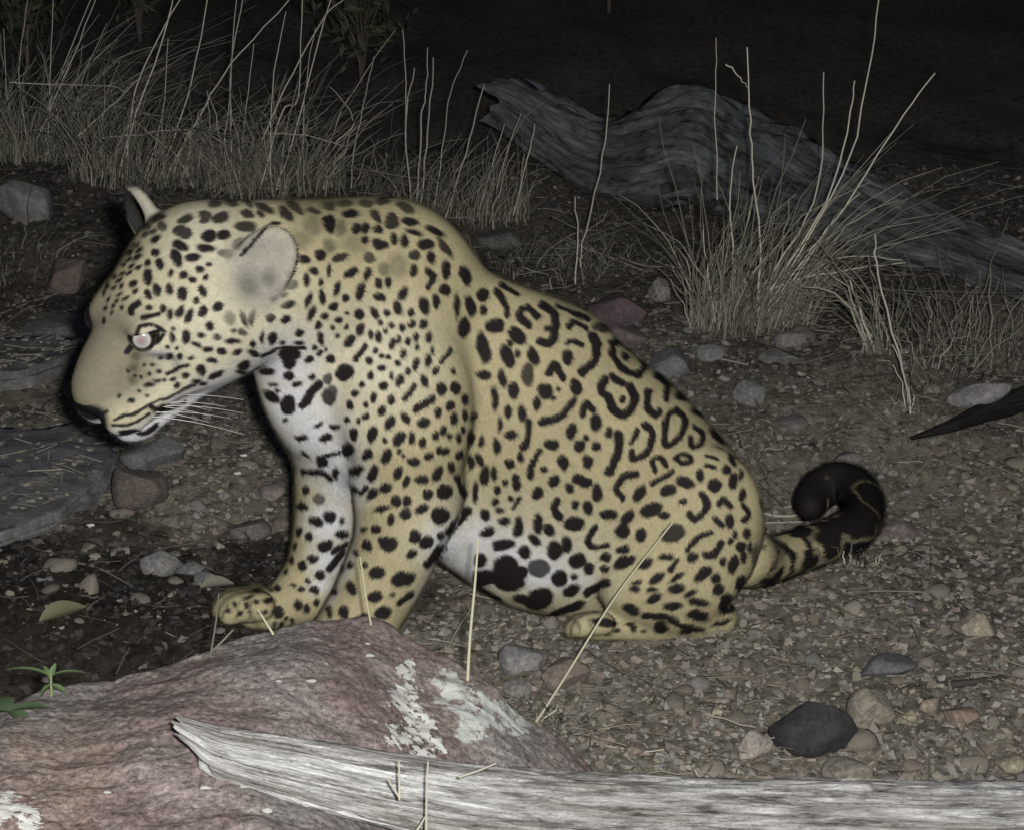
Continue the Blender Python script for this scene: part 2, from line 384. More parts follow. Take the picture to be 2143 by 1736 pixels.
HEAD = [(545,250,45,20,-15,.9),(695,330,50,30,10,.9),(845,350,42,30,-10),(930,345,32,24,10),(680,408,42,24,25),(830,422,50,18,5),(940,455,36,20,5),(1010,400,30,22,-50,.9),(1060,300,62,24,5,.9),(1065,228,42,20,20,.9),
(910,248,45,28,-10,.9),(820,240,35,33,0,.85),(705,260,40,16,-25,.9),(880,165,35,18,0,.8),(970,155,38,22,10,.75),(1065,160,35,14,45,.8),(1165,190,60,18,25,.9),(1145,230,22,12,50,.9),(1290,225,50,24,50,.9),(1355,195,42,16,40,.8),(1450,210,35,16,20,.8),(1540,270,28,34,-20),(1540,180,30,20,0,.7),
(655,480,24,50,-20),(750,475,42,20,-10),(540,450,22,16),(560,515,20,30),(490,510,14,16),(495,595,24,44,-5),(548,662,20,30,-15),(498,692,16,20),(617,662,16,32,-5),(688,690,26,38),(625,565,10,18),(697,577,20,24),(745,610,18,14,30),(790,548,20,20),(845,515,14,10),(825,600,13,16),(805,672,20,28,-30),(768,728,16,14),(895,765,24,26),(812,788,20,28,10),(730,815,20,40,25),(672,792,20,32,15),(620,810,12,26,5),(580,778,16,22,-15),(497,768,16,12,10),
(850,872,20,24,-15),(965,830,26,28,0,.6),(800,930,14,12),(715,937,22,40),(627,937,12,28),(640,885,10,8),(775,985,28,12,25),(840,1005,28,14,-10),(895,937,22,14,10,.8),(985,958,38,14,3),(920,1020,24,18,20),(1005,1023,26,12,-20),(1105,1035,34,14,20),(1100,980,14,20),(1040,905,28,14,30,.8),(985,893,16,8,0,.8),
(620,1048,16,14),(680,1050,14,14),(745,1055,12,8),(860,1075,26,12,15),(800,1130,22,26),(708,1165,20,12),(885,1160,40,14,-25),(1045,1100,34,20,-25),(1030,1140,20,12,20),(665,1215,14,16),(770,1195,26,10,-15),(810,1205,20,9),
(570,1055,14,6),(500,1210,28,8,-10),(545,1185,20,6),(590,1180,14,6,-10),(450,1172,9,7),(415,1165,7,6),(500,1150,8,6),(560,1130,14,6),(640,1180,10,7),(400,1308,16,9),(335,1280,7,6),(440,1250,8,6),(490,1275,7,6),(385,1130,7,6),(605,1000,8,7),(660,1000,8,7),(475,1100,7,6),(520,1095,8,6),
(410,630,22,12,-30),(425,672,16,12,-30),(345,575,18,8,-20),(300,590,16,7,-30),(480,345,24,14,-30,.8),(480,300,26,10,-25,.8),(575,300,28,18,20,.8),(540,370,34,12,-35),(420,410,24,9,-30,.8),(380,490,18,8,-30),(430,480,30,10,-30),(350,520,14,6,-30),(300,650,14,6,-50),(330,690,16,6,-50),(270,720,14,6,-60),(250,770,12,6,-60),(300,760,12,6,-50),(240,680,14,6,-60),(370,715,20,7,-35),(290,800,10,5,-50),(340,640,14,6,-50),(260,650,14,6,-60),(320,730,14,5,-50),(240,840,8,12),(345,765,10,5,-50),(385,570,22,8,-30),(400,530,20,8,-30),(440,540,16,8,-30),(330,610,16,6,-40),(440,440,26,10,-30),(520,330,20,12,-30,.8),(385,450,20,7,-30),
(1330,630,22,24),(1410,610,14,34,-5),(1455,560,26,18,10),(1305,570,18,18),(1545,545,12,28),(1490,620,10,20),(1305,750,40,14,-20),(1420,725,14,44,15),(1500,700,14,32),(1570,760,20,20),(1440,800,14,40,25),(1290,830,28,14,-30),(1200,830,18,20),(1095,825,14,40,5),(1050,830,12,44,-25),(1365,912,24,12,-20),(1480,870,18,16),(1520,820,16,12),(1495,945,14,36,-10),(1155,940,12,30),(1215,945,18,30,15),(1270,967,12,9),(1370,970,26,10),(1215,715,14,16),(1280,700,16,10),
(1310,1035,58,40),(1310,1085,36,36),(1425,1063,24,20),(1180,1133,48,18),(1305,1160,26,22),(1360,1208,26,12),(1440,1170,12,10),(1210,1280,50,18,35),(1305,1328,42,48),(1380,1515,34,14,5),(1520,1518,32,18,-20),(1290,1420,14,10),(1240,1250,10,8),(1480,1440,24,8,-20),(1220,1210,20,9),(1550,1060,24,22),(1485,1025,12,14),(1457,995,10,10),(1520,1005,8,8),(1545,1280,36,40,0,.9),(1400,1610,26,10,30)]
HEADL = [([(390,800),(405,765),(440,740)],34),([(460,825),(505,822),(560,808)],22),([(610,1145),(660,1125),(725,1105)],18),([(300,1415),(420,1375),(515,1325)],15),([(290,1450),(400,1437),(500,1385)],13),([(520,1325),(600,1295),(690,1245),(760,1215)],11),
([(410,965),(385,1000),(372,1020)],34),([(1390,1330),(1430,1280),(1480,1205)],44),([(150,1385),(200,1382),(255,1360)],12),
([(425,925),(440,880),(500,868),(560,885),(590,900)],18),([(440,950),(490,985),(545,970),(580,920)],18),([(425,925),(405,965)],22),([(1150,1050),(1220,1010),(1300,995),(1400,1000)],16),
([(330,1490),(400,1480),(480,1490),(540,1450)],22),([(515,1345),(550,1362),(590,1345)],34)]
SHOULDER = [(290,265,24,40,-10),(395,205,42,18,5),(350,285,20,40,0,.6),(430,290,20,24),(475,290,18,24),(535,225,18,40,-25,.9),(620,250,32,38,0,.9),(715,245,42,18,15),(545,292,26,16,10),(740,305,42,14,15),(635,345,18,28,-20),(690,352,16,30),(560,370,42,20,15),(480,352,14,18),(800,372,42,22,10),(855,300,55,18,25),(745,425,24,24,0,.9),(828,438,20,26),(905,385,60,14,52,.9),(912,505,24,50),(740,510,20,30),(1015,535,24,50,-10),(910,610,30,24,20),(860,675,22,36),(795,700,20,44,-10),(968,700,10,60,3),(1040,700,24,56,-20),(1005,810,26,50,10),(1110,640,28,34),(1110,725,16,22),(1175,805,44,36),(1110,920,28,80,-10),(1240,970,32,55,-20),(1290,860,50,28,40),(1378,965,24,50,-15),(1350,1070,26,50,0,.8),(1115,1065,36,22,15),(1212,1085,18,50,-10),(1275,1150,20,40,-10),(1168,1195,16,60),(1245,1265,18,30),(1318,1270,16,40),(1260,1390,28,14,5),(1195,1330,9,40),(1178,1450,14,34),(1250,1540,24,22),(1310,1500,14,20),
(200,270,45,50,0,.45),(130,350,60,40,0,.4),(290,380,30,34,0,.6),(240,430,26,28,20),(150,450,34,16,30),(345,440,36,18,-25,.9),(500,440,26,24,0,.75),(430,370,60,40,0,.3),(650,480,50,60,0,.4),(580,500,26,34,0,.6),(90,160,34,16,35,.8),(200,190,36,16,20,.7),(280,160,40,20,0,.55),(370,155,38,14,0,.7),(480,150,40,18,0,.7),(570,140,34,16,0,.8),(690,175,50,20,25,.8),
(85,585,22,24),(165,565,14,30,-10),(210,517,22,18),(290,510,12,30),(240,575,10,18),(330,605,14,36,25),(455,620,16,44,10),(405,525,34,18,-25),(490,530,14,34,20),(550,580,18,22),(605,570,14,26),(555,650,28,18,10),(680,635,18,38,25),(375,660,18,20),(250,655,12,28),(305,700,22,16,-20),(175,670,12,40,15),(70,695,34,14,-20),(195,740,12,40,25),(260,755,18,12,-25),(338,778,14,12),(450,745,20,24),(385,740,8,7),(530,740,16,32,-25),(603,730,16,16),(655,705,14,34,-30),(565,790,12,12),(625,800,14,14),(680,815,12,20),(725,793,16,20),(787,795,18,22),(723,730,16,16),(455,830,16,32,25),(380,812,10,12),(230,803,14,18),(310,820,9,8),(333,858,9,8),(510,855,14,20),(555,865,14,28,-10),(595,832,10,10),(395,890,18,34,40),(245,870,12,30,-10),(125,840,20,14,-20),(55,770,22,14,-25),(625,905,16,26,15),(655,880,10,18),(713,885,14,18),(757,865,12,20),(818,870,12,26),(760,915,8,14),(685,950,12,24),(540,940,10,12),(575,970,12,10),(610,975,10,10),(655,1003,14,16),(505,993,18,16),(570,1030,16,12),(620,1070,10,16),(665,1095,16,26,30),(710,1050,14,18),(755,1010,16,36,10),(817,990,14,30),(840,940,8,18),(860,1045,14,20,30),(950,1050,10,14),(800,1100,18,32,-15),(885,1140,24,28),(965,1135,26,28),(510,1067,16,22,15),(575,1128,22,18),(465,1120,14,12),(430,1165,16,18,30),(525,1185,16,20),(485,1222,10,12),(405,1228,14,16),(620,1198,18,26,10),(570,1255,14,22,15),(870,1260,18,26),(935,1225,22,22),(695,1290,20,32,-35),(610,1320,22,38,25),(483,1285,14,20,20),(445,1312,10,12),(380,1305,12,14),(318,1345,22,12,-15),(420,1385,20,28),(520,1385,18,46,15),(795,1320,32,22,-25),(955,1295,14,30),(1015,1195,14,30),(1015,1280,14,28),(1060,1285,14,24,30),(900,1360,18,22,25),(855,1390,16,26,15),(1003,1360,12,16),(660,1405,22,36,30),(725,1405,16,32),(785,1430,20,26),(588,1412,10,12),(935,1390,10,16),(977,1400,12,22),(1045,1400,12,40),(1100,1420,12,26),(385,1465,30,34),(490,1490,24,30,30),(595,1495,22,40,25),(665,1470,8,12),(690,1495,8,8),(740,1525,28,20,-10),(825,1500,24,18,-30),(880,1470,14,18),(912,1475,16,20),(985,1490,18,22),(1045,1530,16,40),(1090,1525,14,36,-20),(430,1570,38,20,-15),(525,1590,24,42,25),(655,1585,20,32,25),(705,1635,16,28,20),(785,1620,36,20,-10),(870,1590,20,38,25),(945,1560,16,26),(1120,1600,20,46,10),(590,1665,36,16,-25),(905,1685,38,34),(815,1700,24,20,-20),(1070,1690,12,50),(1170,1590,12,34),(300,980,20,20),(370,1055,44,38,-25),(280,1085,22,26,20,.8),(295,1165,34,40,20,.8)]
SHOULDERL = [([(815,505),(845,540),(820,600)],28),([(1180,620),(1230,700),(1240,745)],34),([(1350,1310),(1355,1400),(1335,1450)],28),([(430,985),(485,915)],26),([(890,1000),(935,925)],22),([(695,1190),(745,1125)],26),([(750,1250),(840,1190)],34),([(975,1610),(1010,1700)],30)]
FLANK = [(315,340,14,9),(185,365,38,22,40),(140,460,24,46,-15),(250,460,18,40,-10),(185,450,10,18),(150,400,9,12),(230,540,20,46,0,.85),(165,605,20,30),(145,700,18,26),(203,705,14,34),(155,800,22,14),(90,850,14,34),(195,890,12,18),(148,925,20,20),(40,980,20,40,10),(400,465,24,32,-30),(550,330,40,18,5,.85),(648,460,18,12,40),(300,610,26,34,-20),(265,665,16,30),(435,595,22,34,-15),(355,600,8,8),(335,640,8,8),(638,650,12,14),(525,745,20,34),(418,785,20,32,20),(455,850,24,24),(485,815,10,14),(580,790,14,20),(528,847,16,18),(490,920,22,28),(890,630,26,20,20),(965,700,30,14,20),(330,840,30,20),(380,920,20,36,-10),(340,1000,24,22,-20),(295,950,14,14),(715,1050,18,38,35),(410,1030,18,22),(530,1050,22,34),(490,1115,18,28),(430,1185,42,28),(432,1105,16,12),(840,1040,32,22,-15),(910,1005,40,20,15),(975,970,16,24),(1040,1020,30,26),(765,1125,50,28,-25),(820,1145,20,14),(900,1090,16,12),(1105,1175,18,28),(860,1225,50,32,-25,.92),(720,1230,22,26),(580,1145,32,22),(658,1155,22,32,35),(640,1215,28,30),(640,1295,28,18,-20),(650,1350,44,22,-25),(565,1330,20,16),(565,1380,18,14),(740,1360,36,18,-30),(830,1327,26,9,-5),(790,1420,36,18,-35),(875,1415,36,10,-35),(945,1332,24,16,-20),(990,1400,38,20,-40),(1045,1420,18,18),(1055,1470,20,26,20),(1118,1360,20,34,15),(1072,1350,12,18),(1155,1290,18,22),(1110,1260,10,16),(1200,1290,12,30),(875,1467,34,18,-10),(780,1510,36,16,-25),(935,1485,26,10,-25),(860,1540,34,14),(970,1525,46,16,10),(1095,1530,34,40),(965,1582,46,20,8),(690,1470,20,10),(680,1555,36,18,25),(770,1475,24,8),(700,1440,20,8,-20),(1160,1510,12,40,15),(1070,1610,40,10,-15),(960,1640,40,12,15),(810,1630,26,28),(690,1635,12,20),(560,1610,55,14,10),(130,1370,52,42),(150,1440,62,32),(20,1345,26,28),(120,1275,44,24,-10),(215,1310,24,26),(185,1195,18,42,10),(270,1185,18,40),(320,1210,30,16,45),(255,1255,28,16,45),(345,1300,30,36),(395,1275,18,30),(275,1375,44,34,0,.85),(365,1420,32,30),(445,1345,36,28,-25),(495,1375,22,24),(420,1470,36,20,-20),(275,1510,62,40,-25),(205,1512,44,18,10),(95,1040,14,18),(130,1005,10,12),(175,985,14,16),(180,1020,16,20),(85,1095,14,16),(150,1080,10,10),(45,1150,20,22),(50,1220,30,16,-25),(125,1175,22,12,-10),(110,1130,16,8),(270,1050,24,24),(1120,1000,18,34),(1160,1060,10,24),(1090,950,14,20),(1115,910,10,28,-25),(1130,1230,10,16),(1165,1330,12,20),(1180,1230,10,26),(1060,810,12,28,-30),(1030,790,12,24,-30),(1150,970,8,24),(430,1415,12,10),(1150,1440,16,30,20)]
FLANKL = [([(205,255),(195,290),(235,325)],30),([(225,245),(270,290)],26),([(290,240),(340,270),(345,330),(330,400),(285,395)],34),([(110,150),(180,190)],22),([(405,335),(430,310),(480,340)],26),([(510,370),(530,430),(510,490),(465,525)],38),([(400,400),(430,395),(465,415)],20),([(360,240),(490,300)],18),([(590,400),(600,470),(640,510),(690,535)],26),([(590,400),(640,400),(710,450),(730,500),(700,540)],30),([(320,530),(340,495),(380,550)],30),([(425,650),(370,720),(290,750)],32),([(560,560),(545,610),(580,640)],30),([(590,545),(640,580)],28),([(670,590),(690,650),(650,715),(600,690),(580,650)],34),([(465,710),(480,665),(515,690)],28),([(620,800),(620,870),(580,960)],34),([(700,780),(675,830),(700,775)],20),([(735,755),(765,800),(740,880),(685,905),(680,870)],26),([(780,540),(830,580),(825,640)],30),([(750,610),(745,680),(780,715),(798,700)],30),([(870,690),(910,730),(890,800),(830,840),(820,780),(840,720),(870,690)],25),([(950,760),(985,790),(980,840),(940,850),(935,810)],20),([(280,870),(240,930),(235,980)],24),([(780,950),(770,910),(810,895),(830,930)],22),([(870,900),(900,880),(940,910),(900,925),(870,900)],19),([(1000,890),(1050,905)],16),([(1000,930),(1040,945)],14),([(770,1010),(850,960)],22),([(700,970),(640,980),(615,1030),(640,1075)],27),([(440,990),(490,1010)],34),([(355,1090),(340,1120),(365,1150)],34),([(985,1055),(1005,1110),(960,1165),(930,1140)],27),([(1060,1100),(1085,1080),(1110,1110)],26),([(1040,1165),(1070,1190)],24),([(520,1200),(490,1250),(510,1285),(570,1275)],26),([(1020,1225),(960,1250),(925,1300)],24),([(1065,1270),(1040,1310),(1000,1320)],30),([(870,1345),(850,1385)],22),([(735,1585),(830,1585)],22),([(850,1590),(930,1650)],28),([(230,745),(228,820),(205,855)],26),([(20,1420),(200,1400)],60),([(490,1480),(570,1440)],32),([(340,1580),(465,1530)],32),([(60,1535),(170,1575)],30),([(10,1470),(90,1510)],32),([(190,1632),(330,1640)],14),([(195,1070),(165,1120)],18),([(1165,1100),(1190,1140),(1165,1170)],18)]
LEGS = [(1700,455,46,38),(1665,620,60,52),(1270,575,56,18,-15),(1360,520,28,34),(1440,530,28,34,20),(1540,575,46,26,-30),(1425,615,32,34,30),(1325,655,24,32,20),(1580,470,26,26),(1220,718,34,22,-10),(1135,720,16,14),(1315,825,54,46),(1275,795,30,28),(1160,830,26,42,-35),(1490,765,36,40),(1570,810,50,40,-20),(1475,885,36,24,-20),(1675,760,20,24),(1225,1018,52,40,-10),(1410,1060,80,46,-15),(1140,965,18,18),(1045,965,16,24),(1050,1130,30,44,-15),(1210,1190,50,34,-8),(940,1145,16,26),(1000,1300,30,38,-10),(1270,1300,52,38,-25),(900,1285,18,38,-10),(1135,1340,44,36),(995,985,10,22),(1080,880,14,20),(1340,1170,14,10),(845,250,30,40),(940,330,16,32),(735,445,18,26),(820,505,38,34,0,.7),(710,555,34,24,10),(900,630,44,34,20),(805,665,46,30,25),(990,655,14,20),(685,730,18,34),(755,770,22,26),(985,755,40,24,10),(870,835,54,34,-15),(660,835,10,20),(785,922,32,26),(640,925,12,24),(710,970,24,32),(840,1035,32,26,-15),(750,1075,16,14),(600,1005,16,20),(790,1140,32,22,20),(700,1130,22,16),(540,1125,16,18),(640,1105,18,8),(480,1215,40,12,5),(390,1220,16,10),(340,1190,30,8,-20),(545,1290,34,40),(680,1245,26,30),(740,1265,20,24),(810,1225,20,22),(460,1290,10,12),(240,1240,12,20),(310,1110,40,8,-20),(350,1290,10,10),(570,1380,12,20),(600,1340,10,16),(640,1360,10,22),(400,1150,40,8,-15),(460,1100,14,10),(200,1280,14,12),(280,1300,18,12),(330,1245,10,24),(500,1130,10,14),(420,1300,16,10),(520,1380,10,18),(1200,470,30,40,30),(1290,432,42,28,-25),(1545,372,46,26,-8)]
LEGSL = [([(820,220),(960,190)],22),([(710,315),(850,330),(900,360)],30),([(930,880),(1010,830)],40),([(900,990),(1000,880)],40),([(1070,430),(1110,470),(1150,430)],32),([(1580,960),(1680,850)],60),([(1730,730),(1850,590)],60),([(1380,1230),(1470,1160)],34)]
sheet(250, 700, .6914, HEAD, HEADL); sheet(1100, 700, .749, SHOULDER, SHOULDERL); sheet(1900, 1000, .922, FLANK, FLANKL); sheet(800, 1700, .576, LEGS, LEGSL)

# the side turned away carries spots of the same sizes, laid out at random
rngj = np.random.default_rng(11)
_hid = np.where(~SEEN)[0]; _hid = _hid[np.argsort(JP[_hid, 0])]; _hx = JP[_hid, 0]
for _i in rngj.choice(_hid, 900, replace=False):
    if SPOT[_i] > 0.2: continue
    r = rngj.uniform(0.006, 0.013); ii = _hid[np.searchsorted(_hx, JP[_i, 0]-r*1.6):np.searchsorted(_hx, JP[_i, 0]+r*1.6)]
    dd = np.linalg.norm(JP[ii]-JP[_i], axis=1); ii = ii[dd < r*1.6]
    if SPOT[ii].max(initial=0) > 0.6: continue
    dd = np.linalg.norm(JP[ii]-JP[_i], axis=1)*(1+0.25*noise3(JP[ii], 90, 8))
    SPOT[ii] = np.maximum(SPOT[ii], np.clip(0.5-(dd-r)/0.004, 0, 1)*0.95)

# ground colour of the coat: gold above, white below, grey ears, dull muzzle
def near_px(pts, rad):            # soft mask of points of the coat close to the given picture points
    m = np.zeros(NVJ)
    for (x, y, r) in pts: m = np.maximum(m, np.clip(1.25-np.hypot(UV[:, 0]-x, UV[:, 1]-y)/(r*rad), 0, 1))
    return np.clip(m, 0, 1)*np.clip(FACE*3+0.6, 0, 1)
GOLD = np.array([.29, .256, .155]); PALE = np.array([.41, .382, .295]); WHITE = np.array([.46, .46, .465]); BLACK = np.array([.012, .010, .010])
tone = fbm(JP, 14, 3, 21)*0.5+0.5
base = GOLD*(0.86+0.28*tone[:, None])
white = near_px([(610,850,75),(650,910,70),(690,960,60),(600,760,60),(560,760,40),(720,1010,50),(690,1090,50),(690,1170,42),(675,1230,30),(980,1180,60),(1050,1220,70),(1120,1250,60),(1180,1270,50),(940,1140,50),(1000,1130,45),(1060,1160,48),(1130,1200,62),(1195,1240,48),(1228,1275,38)], 1.25)
white = np.maximum(white, np.clip(-JN[:, 2]*1.6-0.35, 0, 1)*(UV[:, 0] < 1540)*(JP[:, 2] > .10))
pale = near_px([(330,760,150),(430,700,150),(560,690,110),(640,740,130),(700,850,110),(780,760,120),(960,1130,90),(1080,1170,110),(1180,1180,90),(420,500,120)], 1.3)
hl = (JP-HO)@HR/HS                # head frame coordinates
inhead = (np.abs(hl) < 0.16).all(1)
jaw = np.clip((-hl[:, 1]-0.030)/0.02, 0, 1)*inhead*(hl[:, 0] > -.05)*(hl[:, 0] < .13)
white = np.clip(np.maximum(white, jaw), 0, 1)*np.clip((JP[:, 2]-.06)/.03, 0, 1)
base = base+(PALE*(0.9+0.2*tone[:, None])-base)*(pale*0.85)[:, None]
base = base+(WHITE*(0.92+0.12*tone[:, None])-base)*white[:, None]
muz = np.clip((hl[:, 0]-0.030)/0.03, 0, 1)*np.clip((hl[:, 1]+0.022)/0.02, 0, 1)*inhead*np.clip((.056-np.abs(hl[:, 2]))/.014, 0, 1)
base = base+(np.array([.165, .146, .105])*(0.9+0.2*tone[:, None])-base)*(muz*0.95)[:, None]
ear = np.zeros(NVJ)
_q = (JP-HP(-.082, .065, .096))/HS
ear = np.clip(2.0-np.sqrt((_q@EARX[0]/.026)**2+(_q@EARX[1]/.036)**2+(_q@EARX[2]/.051)**2)*1.4, 0, 1)
ear = np.maximum(ear, np.clip(2.0-np.linalg.norm((hl-(-.062, .088, -.086))/(.030, .055, .045), axis=1)*1.5, 0, 1))
earc = np.array([.27, .255, .215])*(0.75+0.5*tone[:, None])
base = base+(earc-base)*ear[:, None]
SPOT *= 1-0.85*ear
sheet(250, 700, .6914, [], [([(1030,460),(1110,375),(1200,285),(1250,275)], 16)])
for _l in ([(1200,1294),(1214,1310),(1212,1334)], [(1230,1296),(1242,1314),(1238,1336)], [(478,1262),(468,1290)], [(503,1256),(494,1290)], [(526,1256),(522,1296)]): streak(_l, 3.5, .85)  # dark gaps between the toes painted into the coat
for _b in ((1262,1300,9,5),(1290,1318,8,5),(1320,1306,10,5),(1350,1322,7,4),(1385,1312,12,5),(1430,1322,8,4),(1275,1326,6,3)): blot(*_b)
_dk = near_px([(520,600,42),(560,585,28)], 1.0)*ear
base = base*(1-0.55*_dk[:, None])
_fe = np.linalg.norm((hl-(-.048, .094, -.088))/(.022, .036, .027), axis=1) < 1.0
base[_fe] = (.035, .033, .032)
_tear = near_px([(292,722,9),(285,745,9),(280,770,9),(277,795,8),(283,705,8)], 1.6)*inhead
base = base*(1-0.55*_tear[:, None])
# tail: gold at the root with bars, black with thin pale rings towards the tip
tc = np.array(TAILC); _td = np.linalg.norm(JP[:, None, :][::1]-tc[None, ::3, :3], axis=2) if False else None
tcs = tc[:, :3]; tl = np.concatenate([[0], np.cumsum(np.linalg.norm(np.diff(tcs, axis=0), axis=1))]); tl /= tl[-1]
tm = np.where((UV[:, 0] > 1572) & (JP[:, 2] < 0.25))[0]
ti = np.argmin(((JP[tm][:, None, :]-tcs[None])**2).sum(2), 1); tt = tl[ti]
bars = np.sin(tt*70+2.5*noise3(JP[tm], 30, 12)); lump = noise3(JP[tm], 34, 14)
cov = np.clip((tt+0.02)/0.50, 0, 1)
tv = np.clip((np.maximum(bars*0.7, lump)+cov*1.25-0.62)*6, 0, 1)
edge = np.abs(noise3(JP[tm], 22, 15)) < 0.10
tv = np.where((cov > .5) & edge & (tt < .7), 0.55, tv)

SPOT[tm] = tv
# nose leather, lips and eye rims
nose = np.clip(1.6-np.linalg.norm((hl-(.120, -.022, 0))/(.016, .016, .022), axis=1), 0, 1)*2.5*(hl[:, 1] < -.004)
lip = np.clip(1-np.abs(hl[:, 1]+.0525)/.006, 0, 1)*(hl[:, 0] > .030)*(hl[:, 0] < .125)*inhead
dark = np.clip(np.maximum(nose, lip*1.3), 0, 1)
jcol = base*(1-SPOT[:, None])+BLACK*SPOT[:, None]
jcol = jcol*(1-dark[:, None])+np.array([.010, .010, .012])*dark[:, None]
jcol = np.clip(jcol*(1+0.10*noise3(JP, 260, 31)[:, None]), 0.004, 1)
set_color(jme, jcol, 'coat')

m, n, l, b = new_mat('jaguar_coat')
at = n.new('ShaderNodeAttribute'); at.attribute_name = 'coat'
tc_ = n.new('ShaderNodeTexCoord')
l.new(at.outputs['Color'], b.inputs['Base Color']); b.inputs['Roughness'].default_value = 0.75; b.inputs['Specular IOR Level'].default_value = 0.2
b.inputs['Specular IOR Level'].default_value = 0.08
bump(n, l, nz(n, l, 420, 3, .6, tc_.outputs['Object']), 0.25, 0.002, b)
M_COAT = m
jag = empty('jaguar', (float(P(1000, 900, 3.05)[0]), 3.05, 0.0))
tag(jag, 'spotted jaguar sitting on the gravel with its head lowered and tail curled', 'jaguar')
jme.materials.clear(); jme.materials.append(M_COAT)
jme.polygons.foreach_set('use_smooth', np.ones(len(jme.polygons), bool))
def under(name, me, parent, mat):   # a part given in world coordinates, hung under its thing
    o = link(name, me, None, mat); o.parent = parent
    o.matrix_parent_inverse = Matrix.Translation(parent.location).inverted() if parent.type == 'EMPTY' else Matrix.Identity(4)
    return o
jbody = under('body', jme, jag, M_COAT)

# fur: short tapered hairs that lie along the body and take the colour of the coat at their roots
FLOWC = [(200,800,.55,-.83),(230,650,.35,-.94),(300,520,.75,-.6),(420,470,.95,-.1),(400,650,.95,-.25),(350,800,.95,-.2),(560,700,.8,.5),(640,500,1,0),(760,480,.95,.25),(620,850,.15,1),(700,700,.6,.8),(850,650,.6,.8),(850,850,.25,.97),(840,1100,-.25,.97),(760,1280,-.45,.9),(1000,650,.75,.66),(1000,1000,.35,.9),(1200,850,.72,.7),(1100,1150,.7,.7),(1350,900,.6,.8),(1450,1100,.2,1),(1350,1230,-.6,.8),(1500,1280,-.3,.9),(1300,1310,-1,.1),(680,1050,0,1),(640,1200,-.3,.95),(520,1270,-1,.3),(1620,1160,1,-.2),(1760,1120,1,-.2),(1820,1050,-.2,-1),(1750,1000,-1,.1),(1700,1050,-.5,.9)]
fc = np.array(FLOWC)
nh = 270000
tri = np.empty(len(jme.polygons)*4, np.int32); jme.loops.foreach_get('vertex_index', tri); tri = tri.reshape(-1, 4)
pa = np.linalg.norm(np.cross(JP[tri[:, 2]]-JP[tri[:, 0]], JP[tri[:, 3]]-JP[tri[:, 1]]), axis=1)*0.5
pf = FACE[tri[:, 0]]; pa = pa*np.where(pf > -0.25, 1.0, 0.25)
pa = pa*np.where(np.linalg.norm((hl[tri[:, 0]]-(.047, .0425, .045))/(.022, .015, .02), axis=1) < 1, 0.0, 1.0)*np.where(dark[tri[:, 0]] > .3, 0.05, 1)
fi = rngj.choice(len(tri), nh, p=pa/pa.sum())
a_, b_ = rngj.random(nh)[:, None], rngj.random(nh)[:, None]
vs4 = tri[fi]
def bil(A): return (A[vs4[:, 0]]*(1-a_)+A[vs4[:, 1]]*a_)*(1-b_)+(A[vs4[:, 3]]*(1-a_)+A[vs4[:, 2]]*a_)*b_
hp = bil(JP); hn = bil(JN); hn /= np.linalg.norm(hn, axis=1)[:, None]; hc = bil(jcol)
huv = proj(hp); wsum = np.zeros(nh); fx = np.zeros((nh, 2))
for r in fc:
    wq = 1/(((huv-r[:2])**2).sum(1)+900)**1.5; wsum += wq; fx += wq[:, None]*r[2:]
fx /= wsum[:, None]
fd = fx[:, :1]*RIGHT-fx[:, 1:]*UP; fd -= (fd*hn).sum(1)[:, None]*hn; fd /= np.maximum(np.linalg.norm(fd, axis=1), 1e-3)[:, None]
sd = np.cross(hn, fd); fd = fd+sd*rngj.normal(0, .15, nh)[:, None]
inh = bil(inhead.astype(float)[:, None])[:, 0]
ln = np.where(inh > .5, .0040, .0052)*np.where((huv[:, 0] > 1590) & (hp[:, 2] < .25), 1.35, 1.0)*rngj.uniform(.6, 1.3, nh)
hm = bil(muz[:, None])[:, 0]; ln *= 1-0.5*hm; hf = np.clip(1-bil(FACE[:, None])[:, 0], 0, 1)**2; ln *= 1+0.9*hf; lift_ = 0.11+0.30*hf
ww = 0.00036
t1 = hp-hn*0.0006; mid = hp+fd*(ln*.5)[:, None]+hn*(ln*lift_*.7)[:, None]; tip = hp+fd*ln[:, None]+hn*(ln*lift_)[:, None]
V = np.stack([t1-sd*ww, t1+sd*ww, mid+sd*ww*.8, mid-sd*ww*.8, tip], 1).reshape(-1, 3)
i0 = np.arange(nh)*5
Fq = np.stack([i0+3, i0+2, i0+1, i0], 1); Ft = np.stack([i0+4, i0+2, i0+3], 1)
fme = mesh_np('jaguar_fur', V, [Fq, Ft])
br = rngj.uniform(.66, 1.3, nh)[:, None]
set_color(fme, np.repeat(np.clip(hc*br, 0, 1), 5, axis=0), 'coat')
nn = np.repeat(hn*0.9+fd*0.15, 5, axis=0); nn /= np.linalg.norm(nn, axis=1)[:, None]
fme.normals_split_custom_set_from_vertices(nn.astype(np.float32))
m, n, l, b = new_mat('jaguar_fur')
at = n.new('ShaderNodeAttribute'); at.attribute_name = 'coat'
l.new(at.outputs['Color'], b.inputs['Base Color']); b.inputs['Roughness'].default_value = 0.7; b.inputs['Specular IOR Level'].default_value = 0.10
fur = under('fur', fme, jag, m); fur['kind'] = 'stuff'

